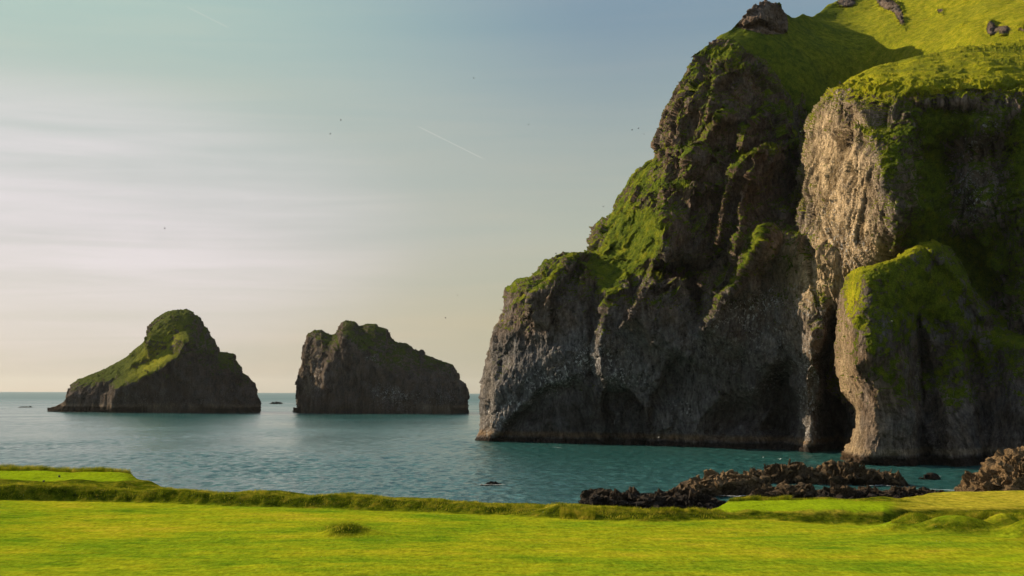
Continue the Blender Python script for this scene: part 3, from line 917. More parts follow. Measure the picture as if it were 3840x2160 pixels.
stackA = ridge_loft('sea_stack', A_sil, 1540, 1290, lambda u: 18 + 62 * np.sqrt(np.clip(1 - ((u - 600) / 430) ** 2, 0, 1)), 620, 260,
                    [step([(700, 1262), (672, 1275), (640, 1330), (580, 1375), (500, 1410), (430, 1445), (405, 1480), (400, 1530)], 28, 30, 320),
                     step([(560, 1270), (520, 1340), (470, 1380), (400, 1420)], 16, 12, 60)], st_noise, A_attr)
tag(stackA, 'dome topped rock island with a bright green grass ramp down its left side', 'sea stack', group='sea stacks on the horizon')

B_sil = [(1105, 1532), (1125, 1530), (1132, 1500), (1128, 1450), (1128, 1400), (1140, 1350), (1148, 1300), (1165, 1250), (1180, 1240), (1205, 1238), (1225, 1252), (1245, 1258), (1266, 1256), (1275, 1230), (1285, 1212), (1298, 1205), (1310, 1208),
         (1330, 1208), (1345, 1224), (1362, 1222), (1380, 1216), (1405, 1218), (1425, 1230), (1450, 1236), (1458, 1262), (1480, 1282), (1500, 1290), (1520, 1288), (1550, 1310), (1572, 1322), (1580, 1314), (1592, 1332), (1630, 1345), (1660, 1360), (1690, 1368),
         (1705, 1395), (1720, 1420), (1740, 1435), (1752, 1455), (1752, 1480), (1742, 1510), (1742, 1535), (1745, 1540)]


def B_attr(P, U, V, N):
    at = std_attrs(P, U, V, N, -0.42, feats_g=[blob(1450, 1330, 200, 50, 0.15, 18), blob(1400, 1480, 400, 70, -0.5), blob(1250, 1300, 60, 40, 0.2)],
                   feats_w=[blob(1460, 1480, 60, 30, 0.7, 20), blob(1180, 1400, 30, 90, 0.35), blob(1400, 1340, 30, 10, 0.6), blob(1620, 1490, 100, 30, 0.3)], feats_t=[blob(1160, 1430, 26, 90, 0.2)], red=0.5, wetz=6)
    z = P[..., 2]
    at['tone'] = at['tone'] + sstep(9, 6, z) * sstep(2, 5, z) * 0.2
    return at


stackB = ridge_loft('sea_stack', B_sil, 1540, 1290, lambda u: 14 + 70 * np.sqrt(np.clip(1 - ((u - 1430) / 330) ** 2, 0, 1)), 620, 240,
                    [step([(1270, 1260), (1230, 1330), (1200, 1400), (1190, 1530)], 20, 18, 260), step([(1330, 1230), (1380, 1330), (1560, 1420)], 30, -8, 100)], st_noise, B_attr, frontpow=0.42)
tag(stackB, 'blocky rock island with a notched jagged skyline beside the big cliff', 'sea stack', group='sea stacks on the horizon')


# ------------------------------------------------------------------ sea
def sea_material():
    m, g = new_mat('sea_water')
    pos = g.n('ShaderNodeNewGeometry').outputs['Position']
    wv = g.mapping(pos, scale=(1.0, 0.6, 1.0), rot=(0, 0, R_(-12)))
    n1 = g.noise(wv, 0.35, 7, 0.68, 0.2)
    big = g.noise(g.mapping(pos, scale=(0.4, 1, 1)), 0.010, 4, 0.6)
    h = g.math('MULTIPLY', n1, 0.5)
    col = g.mix(g.ramp(n1, [(0.35, 0.0), (0.65, 1.0)]), (0.007, 0.048, 0.045), (0.036, 0.125, 0.117))
    open_sea = g.n('ShaderNodeMapRange', {'Value': g.n('ShaderNodeSeparateXYZ', {0: pos}).outputs[1], 'From Min': 900.0, 'From Max': 3500.0, 'To Min': 0.0, 'To Max': 0.22}).outputs[0]
    rough = g.math('ADD', g.ramp(big, [(0.35, 0.10), (0.65, 0.18)]), open_sea)
    b = finish(g, col, 0.2, bump(g, h, 1.0, 1.0), 0.5, {'IOR': 1.33})
    g.t.links.new(rough, b.inputs['Roughness'])
    return m


def build_sea():
    st = 0.0019
    r = [150.0]
    while r[-1] < 2600:
        r.append(r[-1] * (1 + st))
    r = np.array(r + list(np.geomspace(2700, 25000, 30)))
    a = np.concatenate([np.linspace(-0.9, -0.42, 20)[:-1], np.linspace(-0.42, 0.42, 440), np.linspace(0.42, 0.9, 20)[1:]])
    X = r[:, None] * np.sin(a)[None]; Y = r[:, None] * np.cos(a)[None]
    P = np.stack([X, Y, 0 * X], -1)
    z = np.zeros_like(X, np.float32)
    c, s_ = math.cos(0.25), math.sin(0.25)
    Xr = X * c - Y * s_; Yr = X * s_ + Y * c
    for k, (wl, am) in enumerate(((2.4, 0.25), (4.6, 0.40), (9.0, 0.24), (19.0, 0.24), (45.0, 0.30), (110.0, 0.6))):
        fade = np.clip((wl / (r * st) - 2.5) / 2.5, 0, 1)[:, None] * (r < 3500)[:, None]
        n = pnoise(np.stack([Xr / (wl * 0.75) + k * 7, Yr / wl, 0 * X + k * 3.3], -1))
        z += (0.45 - np.abs(n) * 1.4 if k < 4 else n) * am * fade
    # short steep chop lives in gusts
    z *= (0.75 + 0.7 * pnoise(np.stack([X / 60, Y / 140, 0 * X], -1)))
    P[..., 2] = z - 0.15
    o = grid_mesh('sea', P, None, sea_material())
    if o.data.polygons[0].normal.z < 0:
        o.data.flip_normals()
    return tag(o, 'teal rippled sea reaching the horizon', 'sea', kind='structure')


build_sea()

# ------------------------------------------------------------------ golf course ground
LAWN_Z = 8.0


def dist_at(v, u, z):
    return (CAM_Z - z) * F_PX / (v - (1465 + 0.004 * u))


foot_u = [-600, 0, 300, 600, 900, 1300, 1900, 2220, 2450, 2700, 2800, 3000, 3300, 3500, 3840, 4500]
foot_v = [1866, 1870, 1873, 1880, 1892, 1903, 1925, 1943, 1947, 1940, 1938, 1944, 1946, 1925, 1915, 1905]
top_v = [1815, 1818, 1823, 1828, 1842, 1856, 1885, 1896, 1911, 1913, 1907, 1907, 1907, 1905, 1900, 1895]


def ground_height(X, Y):
    U = 1920 + X / Y * F_PX
    fd = dist_at(np.interp(U, foot_u, foot_v), U, LAWN_Z)
    # bank height from the photo's rim line
    hz = 1465 + 0.004 * U
    td = fd + 2.2
    bank = np.clip(CAM_Z - (np.interp(U, foot_u, top_v) - hz) * td / F_PX - LAWN_Z, 0.0, 3)
    P = np.stack([X, Y, 0 * X], -1)
    bank = bank * (1 + 0.45 * fbm(np.stack([X, Y, 0 * X], -1) / 7.0 + 3, 3))
    P = np.stack([X, Y, 0 * X], -1)
    wob = fbm(P / 5.0, 4, 0.6) * 0.9
    s = Y - fd + wob
    z = LAWN_Z + bank * sstep(-0.2, 1, s / np.interp(U, [0, 1300, 2000], [1.4, 1.6, 2.8]))
    # what lies behind the rim, by column
    plat_l = sstep(660, 440, U)            # left tee platform
    plat_m = sstep(2640, 2760, U) * sstep(3400, 3250, U)
    field_r = sstep(3180, 3560, U)
    width = 3.0 + 19.0 * plat_l + 9.0 * plat_m + 22 * field_r      # flat width behind the rim
    z = z + plat_l * (0.35 * sstep(4, 9, s)) + plat_l * 0.22 * sstep(16, 20, s)
    z = z + plat_m * 0.10 * sstep(2, 5, s)
    fall = sstep(0, 9, s - 1.5 - width)
    z = z - fall * (z + 2.0)
    # general rolling, mounds
    z = z + fbm(P / 28.0, 3) * 0.35 * sstep(0, -8, s) + fbm(P / 3.5, 3) * 0.08 + fbm(P / 0.7, 3, 0.65) * 0.04
    def mound(u, v, rx, ry, h, p=1.0):
        d = dist_at(v, u, LAWN_Z)
        x0 = (u - 1920) / F_PX * d
        return h * np.exp(-(((X - x0) / rx) ** 2 + ((Y - d) / ry) ** 2) ** p)
    z = z + mound(1305, 2000, 1.7, 1.5, 0.72, 1.2) + mound(1390, 2002, 2.2, 1.5, 0.28)
    for (u, v, rx, ry, h) in [(3420, 1965, 2.2, 1.8, 1.1), (3510, 1985, 2.0, 2, 0.9), (3630, 1990, 2.4, 2, 1.15), (3745, 1970, 1.8, 2, 1.25), (3850, 2005, 2.0, 2.2, 1.5), (3340, 1980, 2.0, 1.6, 0.5),
                              (3500, 2020, 3.5, 3, 0.25), (3720, 2030, 3.5, 3, 0.3), (480, 1862, 1.3, 1.2, 0.5), (2080, 1930, 1.2, 1.0, 0.35)]:
        z = z + mound(u, v, rx, ry, h)
    z = z + mound(3250, 1950, 7, 2.5, -0.4) + mound(2750, 1985, 9, 4, -0.3)
    return z, s, bank, U


def ground_material():
    m, g = new_mat('turf')
    pos = g.n('ShaderNodeNewGeometry').outputs['Position']
    rough_g = g.attr('rough').outputs['Fac']
    green = g.attr('green').outputs['Fac']
    n1 = g.noise(g.mapping(pos, scale=(0.45, 0.8, 1)), 0.16, 7, 0.72)
    n2 = g.noise(g.mapping(pos, scale=(0.6, 1, 1)), 1.1, 6, 0.72)
    n3 = g.noise(g.mapping(pos, scale=(1, 0.32, 1)), 3.2, 5, 0.8)
    c = g.ramp(n1, [(0.33, (0.075, 0.150, 0.006)), (0.45, (0.165, 0.222, 0.008)), (0.56, (0.250, 0.262, 0.009)), (0.70, (0.35, 0.285, 0.018))])
    c = g.mix(1.0, c, g.ramp(n2, [(0.32, 0.72), (0.5, 1.0), (0.68, 1.15)]), 'MULTIPLY')
    fine = g.mix(n1, (0.125, 0.225, 0.006), (0.260, 0.295, 0.007))
    c = g.mix(green, c, fine)
    r = g.ramp(n2, [(0.34, (0.016, 0.026, 0.002)), (0.5, (0.070, 0.088, 0.004)), (0.66, (0.19, 0.155, 0.012))])
    c = g.mix(rough_g, c, r)
    dry = g.attr('dry').outputs['Fac']
    c = g.mix(dry, c, g.ramp(n2, [(0.35, (0.17, 0.15, 0.010)), (0.6, (0.46, 0.36, 0.035))]))
    # worn spots
    w = g.ramp(g.noise(g.mapping(pos, scale=(0.45, 1, 1)), 0.8, 4, 0.6), [(0.64, 0.0), (0.70, 1.0)])
    c = g.mix(g.math('MULTIPLY', w, 0.55), c, (0.05, 0.085, 0.008))
    c = g.mix(1.0, c, g.ramp(n3, [(0.34, 0.62), (0.66, 1.28)]), 'MULTIPLY')
    # tiny daisies
    vor = g.n('ShaderNodeTexVoronoi', {'Vector': pos, 'Scale': 1.6}).outputs['Distance']
    d = g.ramp(vor, [(0.035, 1.0), (0.05, 0.0)])
    pn = g.ramp(g.noise(pos, 0.25, 2, 0.5), [(0.52, 0.0), (0.60, 1.0)])
    c = g.mix(g.math('MULTIPLY', g.math('MULTIPLY', d, pn), g.math('SUBTRACT', 1.0, green)), c, (0.6, 0.6, 0.5))
    h = g.math('ADD', g.math('MULTIPLY', n2, 0.22), g.math('MULTIPLY', n3, 0.07))
    st = g.math('ADD', 0.35, g.math('MULTIPLY', rough_g, 0.6))
    bp = g.n('ShaderNodeBump', {'Height': h, 'Distance': 1.0, 'Strength': st}).outputs[0]
    finish(g, c, 0.95, bp, 0.0)
    return m


MAT_TURF = ground_material()


def build_ground():
    r = np.concatenate([np.linspace(-30, 74, 30), np.linspace(75, 185, 560)])
    q = np.concatenate([np.linspace(-1.2, -0.42, 30)[:-1], np.linspace(-0.42, 0.47, 860), np.linspace(0.47, 1.2, 30)[1:]])
    rr = np.clip(r, 60, None)
    X = q[None] * rr[:, None]; Y = r[:, None] + 0 * X
    Yc = np.clip(Y, 20, None)
    z, s, bank, U = ground_height(X, Yc)
    P = np.stack([X, Y, z], -1)
    V = proj(np.stack([X, Yc, z], -1))[1]
    ws = s
    s = s + 0.9 * fbm(P / 1.6 + 4, 3)
    pm = sstep(2640, 2720, U) * sstep(3390, 3300, U) * sstep(1.5, 2.6, s) * sstep(13, 12, s)
    pl = sstep(560, 460, U) * sstep(8.5, 9.5, s) * sstep(20.5, 19.5, s)
    green = np.clip(pm + pl, 0, 1)
    s = ws
    fr = sstep(3250, 3480, U + 60 * fbm(P / 2.0, 3))
    rough = np.clip(sstep(-1.0, 0.3, s + 0.8 * fbm(P / 2.0, 3)) * (1 - fr * 0.7 * sstep(3, 5, s)), 0, 1) * (1 - green)
    Ym = sum(apply([blob(1310, 1985, 75, 26, 1.2, 0, 1.5), blob(3400, 1950, 70, 22, 0.8), blob(3500, 1965, 60, 24, 0.7), blob(3620, 1970, 80, 26, 0.8), blob(3740, 1955, 60, 26, 0.8), blob(3560, 1990, 230, 22, 0.35), blob(3840, 1985, 60, 40, 0.7)], U, V)[None])
    rough = np.clip(rough + Ym, 0, 1)
    green = np.clip(green + apply([blob(3760, 2096, 120, 9, 0.8, 0, 2), blob(1765, 1972, 34, 4, 0.7), blob(1890, 1971, 26, 6, 0.8)], U, V), 0, 1)
    dry = np.clip(fr * sstep(2, 5, s) * 0.8 + sstep(1.2, 2.2, s) * sstep(4.5, 2.6, s) * 0.45 + 0.5 * fbm(P / 4.0 + 9, 3), 0, 1) * sstep(0.8, 2.0, s) * (1 - green)
    o = grid_mesh('ground', P, {'dry': dry, 'rough': rough, 'green': green}, MAT_TURF)
    if o.data.polygons[len(o.data.polygons) // 2].normal.z < 0:
        o.data.flip_normals()
    return tag(o, 'mown yellow green golf course lawn with a raised bank along its seaward edge', 'ground', kind='structure')


build_ground()


# ------------------------------------------------------------------ long grass along the bank and on the mounds
def grass_material():
    m, g = new_mat('long_grass')
    pos = g.n('ShaderNodeNewGeometry').outputs['Position']
    n = g.noise(pos, 0.9, 3, 0.6)
    c = g.ramp(n, [(0.3, (0.045, 0.070, 0.004)), (0.5, (0.20, 0.215, 0.010)), (0.7, (0.45, 0.36, 0.04))])
    out = g.n('ShaderNodeOutputMaterial')
    d = g.n('ShaderNodeBsdfDiffuse', {'Color': c})
    t = g.n('ShaderNodeBsdfTranslucent', {'Color': c})
    mx = g.n('ShaderNodeMixShader', {0: 0.45, 1: d.outputs[0], 2: t.outputs[0]})
    g.t.links.new(mx.outputs[0], out.inputs[0])
    return m


def blades(name, pts, hgt, wid, label, mat):
    n = len(pts)
    ang = rng.uniform(0, math.pi, n)
    dx = np.stack([np.cos(ang), np.sin(ang) * 0.6, 0 * ang], -1) * (wid * rng.uniform(0.6, 1.3, n))[:, None]
    lean = rng.normal(0, 0.35, (n, 3)) * hgt[:, None]; lean[:, 0] += 0.18 * hgt; lean[:, 2] = 0
    up = np.zeros((n, 3)); up[:, 2] = hgt
    mid = pts + up * 0.55 + lean * 0.35
    tip = pts + up + lean
    V = np.stack([pts - dx, pts + dx, mid + dx * 0.7, mid - dx * 0.7, tip], 1).reshape(-1, 3)
    b = np.arange(n)[:, None] * 5
    F1 = np.concatenate([b + [[0, 1, 2]], b + [[0, 2, 3]], b + [[3, 2, 4]]])
    o = np_mesh(name, V, F1, None, mat, None, False)
    return tag(o, label, 'grass', kind='stuff')


def scatter(n, u0, u1, sfun, hfun):
    U = rng.uniform(u0, u1, n)
    fd = dist_at(np.interp(U, foot_u, foot_v), U, LAWN_Z)
    s = sfun(n)
    Y = fd + s
    X = (U - 1920) / F_PX * Y
    z = ground_height(X, Y)[0]
    P = np.stack([X, Y, z - 0.02], -1)
    dens = fbm(P / 2.2, 3)
    keep = dens > rng.uniform(-0.8, 0.15, n)
    P = P[keep]; dens = dens[keep]
    return P, hfun(len(P)) * (0.7 + 0.8 * np.clip(dens + 0.3, 0, 1))


MAT_GRASS = grass_material()
sets = [scatter(9000, -60, 2720, lambda n: rng.uniform(0.2, 3.0, n), lambda n: rng.uniform(0.08, 0.28, n)),
        scatter(12000, 0, 2700, lambda n: rng.normal(2.5, 0.5, n), lambda n: rng.uniform(0.12, 0.34, n)),
        scatter(9000, -60, 540, lambda n: rng.uniform(19.8, 22.2, n), lambda n: rng.uniform(0.25, 0.7, n)),
        scatter(2500, 2100, 2230, lambda n: rng.normal(0.6, 0.5, n), lambda n: rng.uniform(0.25, 0.5, n)),
        scatter(3500, 2700, 2960, lambda n: rng.normal(12.2, 0.35, n), lambda n: rng.uniform(0.2, 0.5, n)),
        scatter(2000, 2960, 3400, lambda n: rng.normal(12.2, 0.35, n), lambda n: rng.uniform(0.1, 0.25, n)),
        scatter(16000, 3330, 3900, lambda n: rng.uniform(-11, -1.0, n), lambda n: rng.uniform(0.08, 0.32, n)),
        scatter(5000, 3450, 3760, lambda n: rng.normal(-4.5, 0.8, n), lambda n: rng.uniform(0.3, 0.7, n)),
        scatter(2500, 2440, 2640, lambda n: rng.normal(2.6, 0.5, n), lambda n: rng.uniform(0.15, 0.45, n))]
# mound blades
U = rng.normal(1310, 45, 900); V = rng.normal(1992, 10, 900)
Y = dist_at(V, U, LAWN_Z); X = (U - 1920) / F_PX * Y
zz = ground_height(X, Y)[0]
sets.append((np.stack([X, Y, zz - 0.02], -1), rng.uniform(0.08, 0.3, 900)))
blades('long_grass', np.concatenate([p for p, h in sets]), np.concatenate([h for p, h in sets]), 0.022,
       'uncut long grass fringing the bank, the tee edges and the hummocks', MAT_GRASS)


# ------------------------------------------------------------------ shore rocks
def shore_material(name, warm):
    m, g = new_mat(name)
    geo = g.n('ShaderNodeNewGeometry')
    pos = geo.outputs['Position']
    rnd = geo.outputs['Random Per Island']
    n1 = g.noise(pos, 1.2, 6, 0.7)
    n2 = g.noise(pos, 0.25, 3, 0.6)
    z = g.n('ShaderNodeSeparateXYZ', {0: pos}).outputs[2]
    dark = g.mix(n1, (0.004, 0.003, 0.002), (0.050, 0.032, 0.021))
    brown = g.mix(n1, (0.016, 0.010, 0.006), (0.36, 0.225, 0.105))
    f = g.math('ADD', g.math('MULTIPLY', z, 0.22), g.math('MULTIPLY', g.math('SUBTRACT', n2, 0.5), 1.2))
    f = g.math('ADD', f, warm, True)
    crk = g.n('ShaderNodeTexVoronoi', {'Vector': g.mapping(pos, scale=(1, 1, 1.6)), 'Scale': 1.1}, feature='DISTANCE_TO_EDGE').outputs['Distance']
    c = g.mix(f, dark, brown)
    c = g.mix(1.0, c, g.ramp(crk, [(0.0, 0.25), (0.09, 1.0)]), 'MULTIPLY')
    c = g.mix(1.0, c, g.ramp(rnd, [(0, 0.4), (1, 1.5)]), 'MULTIPLY')
    finish(g, c, 0.8, bump(g, g.noise(pos, 2.2, 6, 0.75), 1.0, 0.9), 0.12)
    return m


MAT_BROWN = shore_material('brown_lava_rock', 0.35)
MAT_BLACK = shore_material('black_wet_lava_rock', -0.42)
MAT_MIX = shore_material('mixed_lava_rock', 0.12)


def outcrop(name, prof, dist, depth, nb, size, mat, label, group=None, seed=1):
    """prof: skyline (u, v) pixels at the given distance; boulders heaped to that profile"""
    r = random.Random(seed)
    us = [p[0] for p in prof]; vs = [p[1] for p in prof]
    bm = bmesh.new()
    tmp = []
    # core mound
    for k in range(int(nb * 0.35)):
        u = r.uniform(us[0], us[-1])
        v = np.interp(u, us, vs)
        top = CAM_Z - (v - (1465 + 0.004 * u)) * dist / F_PX
        top = max(top - size * 0.22, 0.2)
        yy = r.uniform(-1, 1)
        hh = top * math.sqrt(max(0, 1 - yy * yy)) ** 0.9
        edge = min(1, (u - us[0]) / (0.08 * (us[-1] - us[0])) + 0.25, (us[-1] - u) / (0.08 * (us[-1] - us[0])) + 0.25)
        sz = r.uniform(0.22, 1.0) ** 1.9 * size * (0.5 + 0.5 * edge)
        x = (u - 1920) / F_PX * dist
        cz = hh - sz * 0.55
        lvl = r.random()
        if lvl < 0.35: cz *= r.uniform(0.1, 0.8)
        pts = []
        ax = Vector((r.uniform(.7, 1.4), r.uniform(.7, 1.3), r.uniform(.5, 1.0)))
        rot = Matrix.Rotation(r.uniform(-.5, .5), 3, 'Y') @ Matrix.Rotation(r.uniform(0, 6.3), 3, 'Z') @ Matrix.Rotation(r.uniform(-.4, .4), 3, 'X')
        vv = []
        for j in range(r.randint(10, 18)):
            d = Vector((r.gauss(0, 1), r.gauss(0, 1), r.gauss(0, 1))).normalized() * r.uniform(0.75, 1.05) * sz
            d = Vector((d.x * ax.x, d.y * ax.y, d.z * ax.z))
            p = rot @ d + Vector((x, dist + yy * depth + r.uniform(-.3, .3), cz))
            vv.append(bm.verts.new(p))
        res = bmesh.ops.convex_hull(bm, input=vv)
        dead = [e for e in res['geom_interior'] if isinstance(e, bmesh.types.BMVert)]
        dead += [v_ for v_ in vv if v_.is_valid and not v_.link_faces and v_ not in dead]
        bmesh.ops.delete(bm, geom=[d for d in dead if d.is_valid], context='VERTS')
    bmesh.ops.recalc_face_normals(bm, faces=bm.faces[:])
    tm = bpy.data.meshes.new('tmp'); bm.to_mesh(tm); bm.free()
    nvb = len(tm.vertices)
    co = np.zeros(nvb * 3, np.float32); tm.vertices.foreach_get('co', co); co = co.reshape(-1, 3)
    polys = [tuple(p.vertices) for p in tm.polygons]
    bpy.data.meshes.remove(tm)
    # craggy core the boulders sit in
    nx, nt = int(60 + (us[-1] - us[0]) * 0.45), 70
    u = np.linspace(us[0], us[-1], nx)[None]; t = np.linspace(-1, 1, nt)[:, None]
    v = np.interp(u, us, vs)
    top = np.clip(CAM_Z - (v - (1465 + 0.004 * u)) * dist / F_PX - size * 0.38, 0.1, None)
    cs = np.sqrt(np.clip(1 - t * t, 0, 1))
    P = np.stack([(u - 1920) / F_PX * dist + 0 * t, dist + t * depth + 0 * u, (top + 1.2) * cs - 1.2], -1)
    wp = P + 1.2 * np.stack([fbm(P / 3 + 3, 2), fbm(P / 3 + 9, 2), fbm(P / 3 + 31, 2)], -1)
    amp = (0.35 + 0.65 * np.minimum(1, top / 2.0)) * size
    dsp = (blocks(wp / np.array([3.4, 3.0, 2.2]), seed) * 0.85 + blocks(wp / np.array([1.2, 1.2, .8]), seed + 9) * 0.38 + fbm(wp / 1.0, 3) * 0.2) * amp
    nn = normals(P); nn = np.where(nn[nt // 2, nx // 2, 2] < 0, -nn, nn)
    P = P + nn * dsp[..., None]
    idx = (np.arange(nx * nt) + nvb).reshape(nt, nx)
    f = np.stack([idx[:-1, :-1], idx[:-1, 1:], idx[1:, 1:], idx[1:, :-1]], -1).reshape(-1, 4)
    me = bpy.data.meshes.new(name)
    me.from_pydata(np.concatenate([co, P.reshape(-1, 3)]).tolist(), [], polys + [tuple(q) for q in f.tolist()])
    me.update()
    me.materials.append(mat)
    o = bpy.data.objects.new(name, me)
    C.objects.link(o)
    return tag(o, label, 'rocks', group)


GR = 'lava rock outcrops off the lawn'
outcrop('rock_outcrop', [(2186, 1860), (2200, 1842), (2260, 1834), (2360, 1836), (2450, 1842), (2560, 1838), (2620, 1850), (2700, 1868), (2745, 1880)], 222, 7, 420, 1.5, MAT_BLACK,
        'low jet black rock shelf at the water edge, leftmost of the shore rocks', GR, 3)
outcrop('rock_outcrop', [(2478, 1845), (2500, 1825), (2560, 1800), (2600, 1780), (2660, 1768), (2740, 1766), (2820, 1772), (2870, 1800), (2896, 1835)], 257, 5, 320, 1.7, MAT_MIX,
        'rounded brown rock heap between the black shelf and the long sunlit outcrop', GR, 4)
outcrop('rock_outcrop', [(2815, 1768), (2860, 1745), (2920, 1728), (2980, 1738), (3040, 1745), (3100, 1722), (3180, 1722), (3240, 1750), (3300, 1758), (3350, 1772), (3372, 1795)], 289, 7, 430, 1.9, MAT_BROWN,
        'long sunlit brown outcrop in front of the cliff foreleg, farthest out from the lawn', GR, 5)
outcrop('rock_outcrop', [(2770, 1866), (2840, 1832), (2880, 1820), (2930, 1806), (2985, 1804), (3020, 1815), (3075, 1840)], 234, 4, 240, 1.3, MAT_MIX,
        'small golden brown rock pile just behind the green tee', GR, 6)
outcrop('rock_outcrop', [(3040, 1850), (3080, 1822), (3150, 1822), (3260, 1824), (3330, 1828), (3400, 1828), (3480, 1838), (3560, 1846), (3680, 1846)], 230, 6, 480, 1.5, MAT_BLACK,
        'dark jagged rock pile behind the right end of the green tee', GR, 7)
outcrop('rock_outcrop', [(3560, 1868), (3620, 1840), (3660, 1790), (3690, 1750), (3740, 1710), (3780, 1690), (3860, 1684), (3960, 1660), (4150, 1640)], 236, 9, 560, 2.0, MAT_BROWN,
        'tall heap of brown boulders at the right edge of the bay', GR, 8)
outcrop('sea_rock', [(3440, 1784), (3460, 1772), (3480, 1768), (3500, 1775), (3512, 1785)], 305, 1.5, 30, 0.9, MAT_BLACK, 'small black rock awash in the bay between outcrop and boulder heap', None, 9)
outcrop('sea_rock', [(1806, 1814), (1825, 1803), (1845, 1797), (1865, 1803), (1884, 1812)], 281, 1.5, 34, 0.8, MAT_BLACK, 'lone dark rock breaking the open water left of the shore rocks', None, 10)
outcrop('sea_rock', [(1018, 1512), (1030, 1507), (1045, 1504), (1058, 1508), (1064, 1512)], 2150, 6, 30, 4.0, MAT_BLACK, 'tiny far rock with white surf between the two sea stacks', None, 11)
outcrop('sea_rock', [(84, 1529), (100, 1523), (115, 1525), (132, 1529)], 1560, 6, 26, 3.0, MAT_BLACK, 'tiny low rock in the sea at the far left', None, 12)


# ------------------------------------------------------------------ foam
def foam():
    m, g = new_mat('sea_foam')
    pos = g.n('ShaderNodeNewGeometry').outputs['Position']
    n = g.noise(g.mapping(pos, scale=(0.5, 1, 1)), 1.2, 5, 0.7)
    out = g.n('ShaderNodeOutputMaterial')
    b = g.n('ShaderNodeBsdfPrincipled', {'Base Color': (0.75, 0.78, 0.78, 1), 'Roughness': 0.8})
    t = g.n('ShaderNodeBsdfTransparent')
    edge = g.attr('edge').outputs['Fac']
    a = g.ramp(g.math('ADD', g.math('MULTIPLY', edge, 0.45), n), [(0.78, 0.0), (0.90, 0.8)])
    mx = g.n('ShaderNodeMixShader', {0: a, 1: t.outputs[0], 2: b.outputs[0]})
    g.t.links.new(mx.outputs[0], out.inputs[0])
    strips = [([(2690, 1858), (2760, 1862), (2800, 1858)], 1.2), ([(3000, 1840), (3040, 1846), (3060, 1852)], 1.5), ([(2900, 1812), (2960, 1806), (3010, 1808)], 1.3), ([(3250, 1822), (3300, 1820), (3340, 1824)], 1.5),
              ([(3420, 1833), (3500, 1836), (3580, 1840), (3620, 1842)], 1.2), ([(1790, 1817), (1840, 1819), (1900, 1818)], 1.0), ([(3500, 1786), (3520, 1787)], 1.0),
              ([(1030, 1516), (1070, 1514), (1110, 1514)], 22.0), ([(0, 1530), (40, 1532), (90, 1531)], 8.0), ([(2075, 1678), (2110, 1681)], 1.2), ([(1000, 1548), (1100, 1545), (1130, 1543)], 4),
              ([(3700, 1862), (3640, 1872)], 1.2), ([(180, 1541), (300, 1547), (480, 1549)], 1.5), ([(1130, 1543), (1300, 1549)], 1.2)]
    Vs, Fs, E = [], [], []
    for pl, w in strips:
        p = resample(pl, 24)
        d = CAM_Z * F_PX / (p[:, 1] - (1465 + 0.004 * p[:, 0]))
        x = (p[:, 0] - 1920) / F_PX * d
        base = len(Vs)
        for k in range(24):
            ww = w * math.sin(math.pi * (k + 0.5) / 24) ** 0.5 * random.uniform(0.6, 1.3)
            for q in (-1, 0, 1):
                Vs.append((x[k], d[k] + q * ww, 0.32 if w < 3 else 0.6)); E.append(1 - abs(q))
        for k in range(23):
            for q in (0, 1):
                a0 = base + k * 3 + q
                Fs.append((a0, a0 + 3, a0 + 4, a0 + 1))
    o = np_mesh('sea_foam', np.array(Vs), np.array(Fs), {'edge': np.array(E)}, m)
    tag(o, 'thin streaks of white foam round the rocks', 'foam', kind='stuff')


foam()


# ------------------------------------------------------------------ birds
def flat_mat(name, col, rough=0.7):
    m, g = new_mat(name)
    n = g.noise(g.n('ShaderNodeTexCoord').outputs['Object'], 6.0, 3)
    finish(g, g.mix(n, tuple(c * 0.85 for c in col), tuple(c * 1.1 for c in col)), rough)
    return m


MAT_BIRD = flat_mat('dark_feathers', (0.035, 0.032, 0.032))
MAT_GULL = flat_mat('white_feathers', (0.78, 0.78, 0.76))


def bird_mesh(name, span, flap, mat):
    bm = bmesh.new()
    # body: tapered rings
    rings = []
    for y, rad in ((-0.55, 0.02), (-0.38, 0.06), (-0.1, 0.10), (0.15, 0.09), (0.3, 0.055), (0.38, 0.06), (0.46, 0.03), (0.54, 0.008)):
        rings.append([bm.verts.new((rad * math.cos(a) * span, y * span * 0.5, rad * math.sin(a) * span)) for a in [k * math.pi / 4 for k in range(8)]])
    for a, b in zip(rings[:-1], rings[1:]):
        for k in range(8):
            bm.faces.new((a[k], a[(k + 1) % 8], b[(k + 1) % 8], b[k]))
    bm.faces.new(rings[0][::-1]); bm.faces.new(rings[-1])
    for s in (-1, 1):
        prev = None
        for x, z, c0, c1, th in ((0.05, 0.02, -0.12, 0.12, .02), (0.22, 0.02 + 0.22 * flap, -0.10, 0.14, .015), (0.38, 0.02 + 0.28 * flap, -0.10, 0.08, .01), (0.52, 0.02 + 0.2 * flap, -0.10, -0.04, .004)):
            ring = [bm.verts.new((s * x * span, c0 * span, z * span)), bm.verts.new((s * x * span, c1 * span, z * span)),
                    bm.verts.new((s * x * span, c1 * span, (z + th) * span)), bm.verts.new((s * x * span, c0 * span, (z + th) * span))]
            if prev:
                for k in range(4):
                    bm.faces.new((prev[k], prev[(k + 1) % 4], ring[(k + 1) % 4], ring[k]))
            else:
                bm.faces.new(ring)
            prev = ring
        bm.faces.new(prev[::-1])
    tail = [bm.verts.new(v) for v in ((-.05 * span, -.25 * span, 0), (.05 * span, -.25 * span, 0), (.08 * span, -.36 * span, 0.005), (-.08 * span, -.36 * span, 0.005))]
    bm.faces.new(tail)
    bmesh.ops.recalc_face_normals(bm, faces=bm.faces[:])
    me = bpy.data.meshes.new(name)
    bm.to_mesh(me); bm.free()
    me.materials.append(mat)
    return me


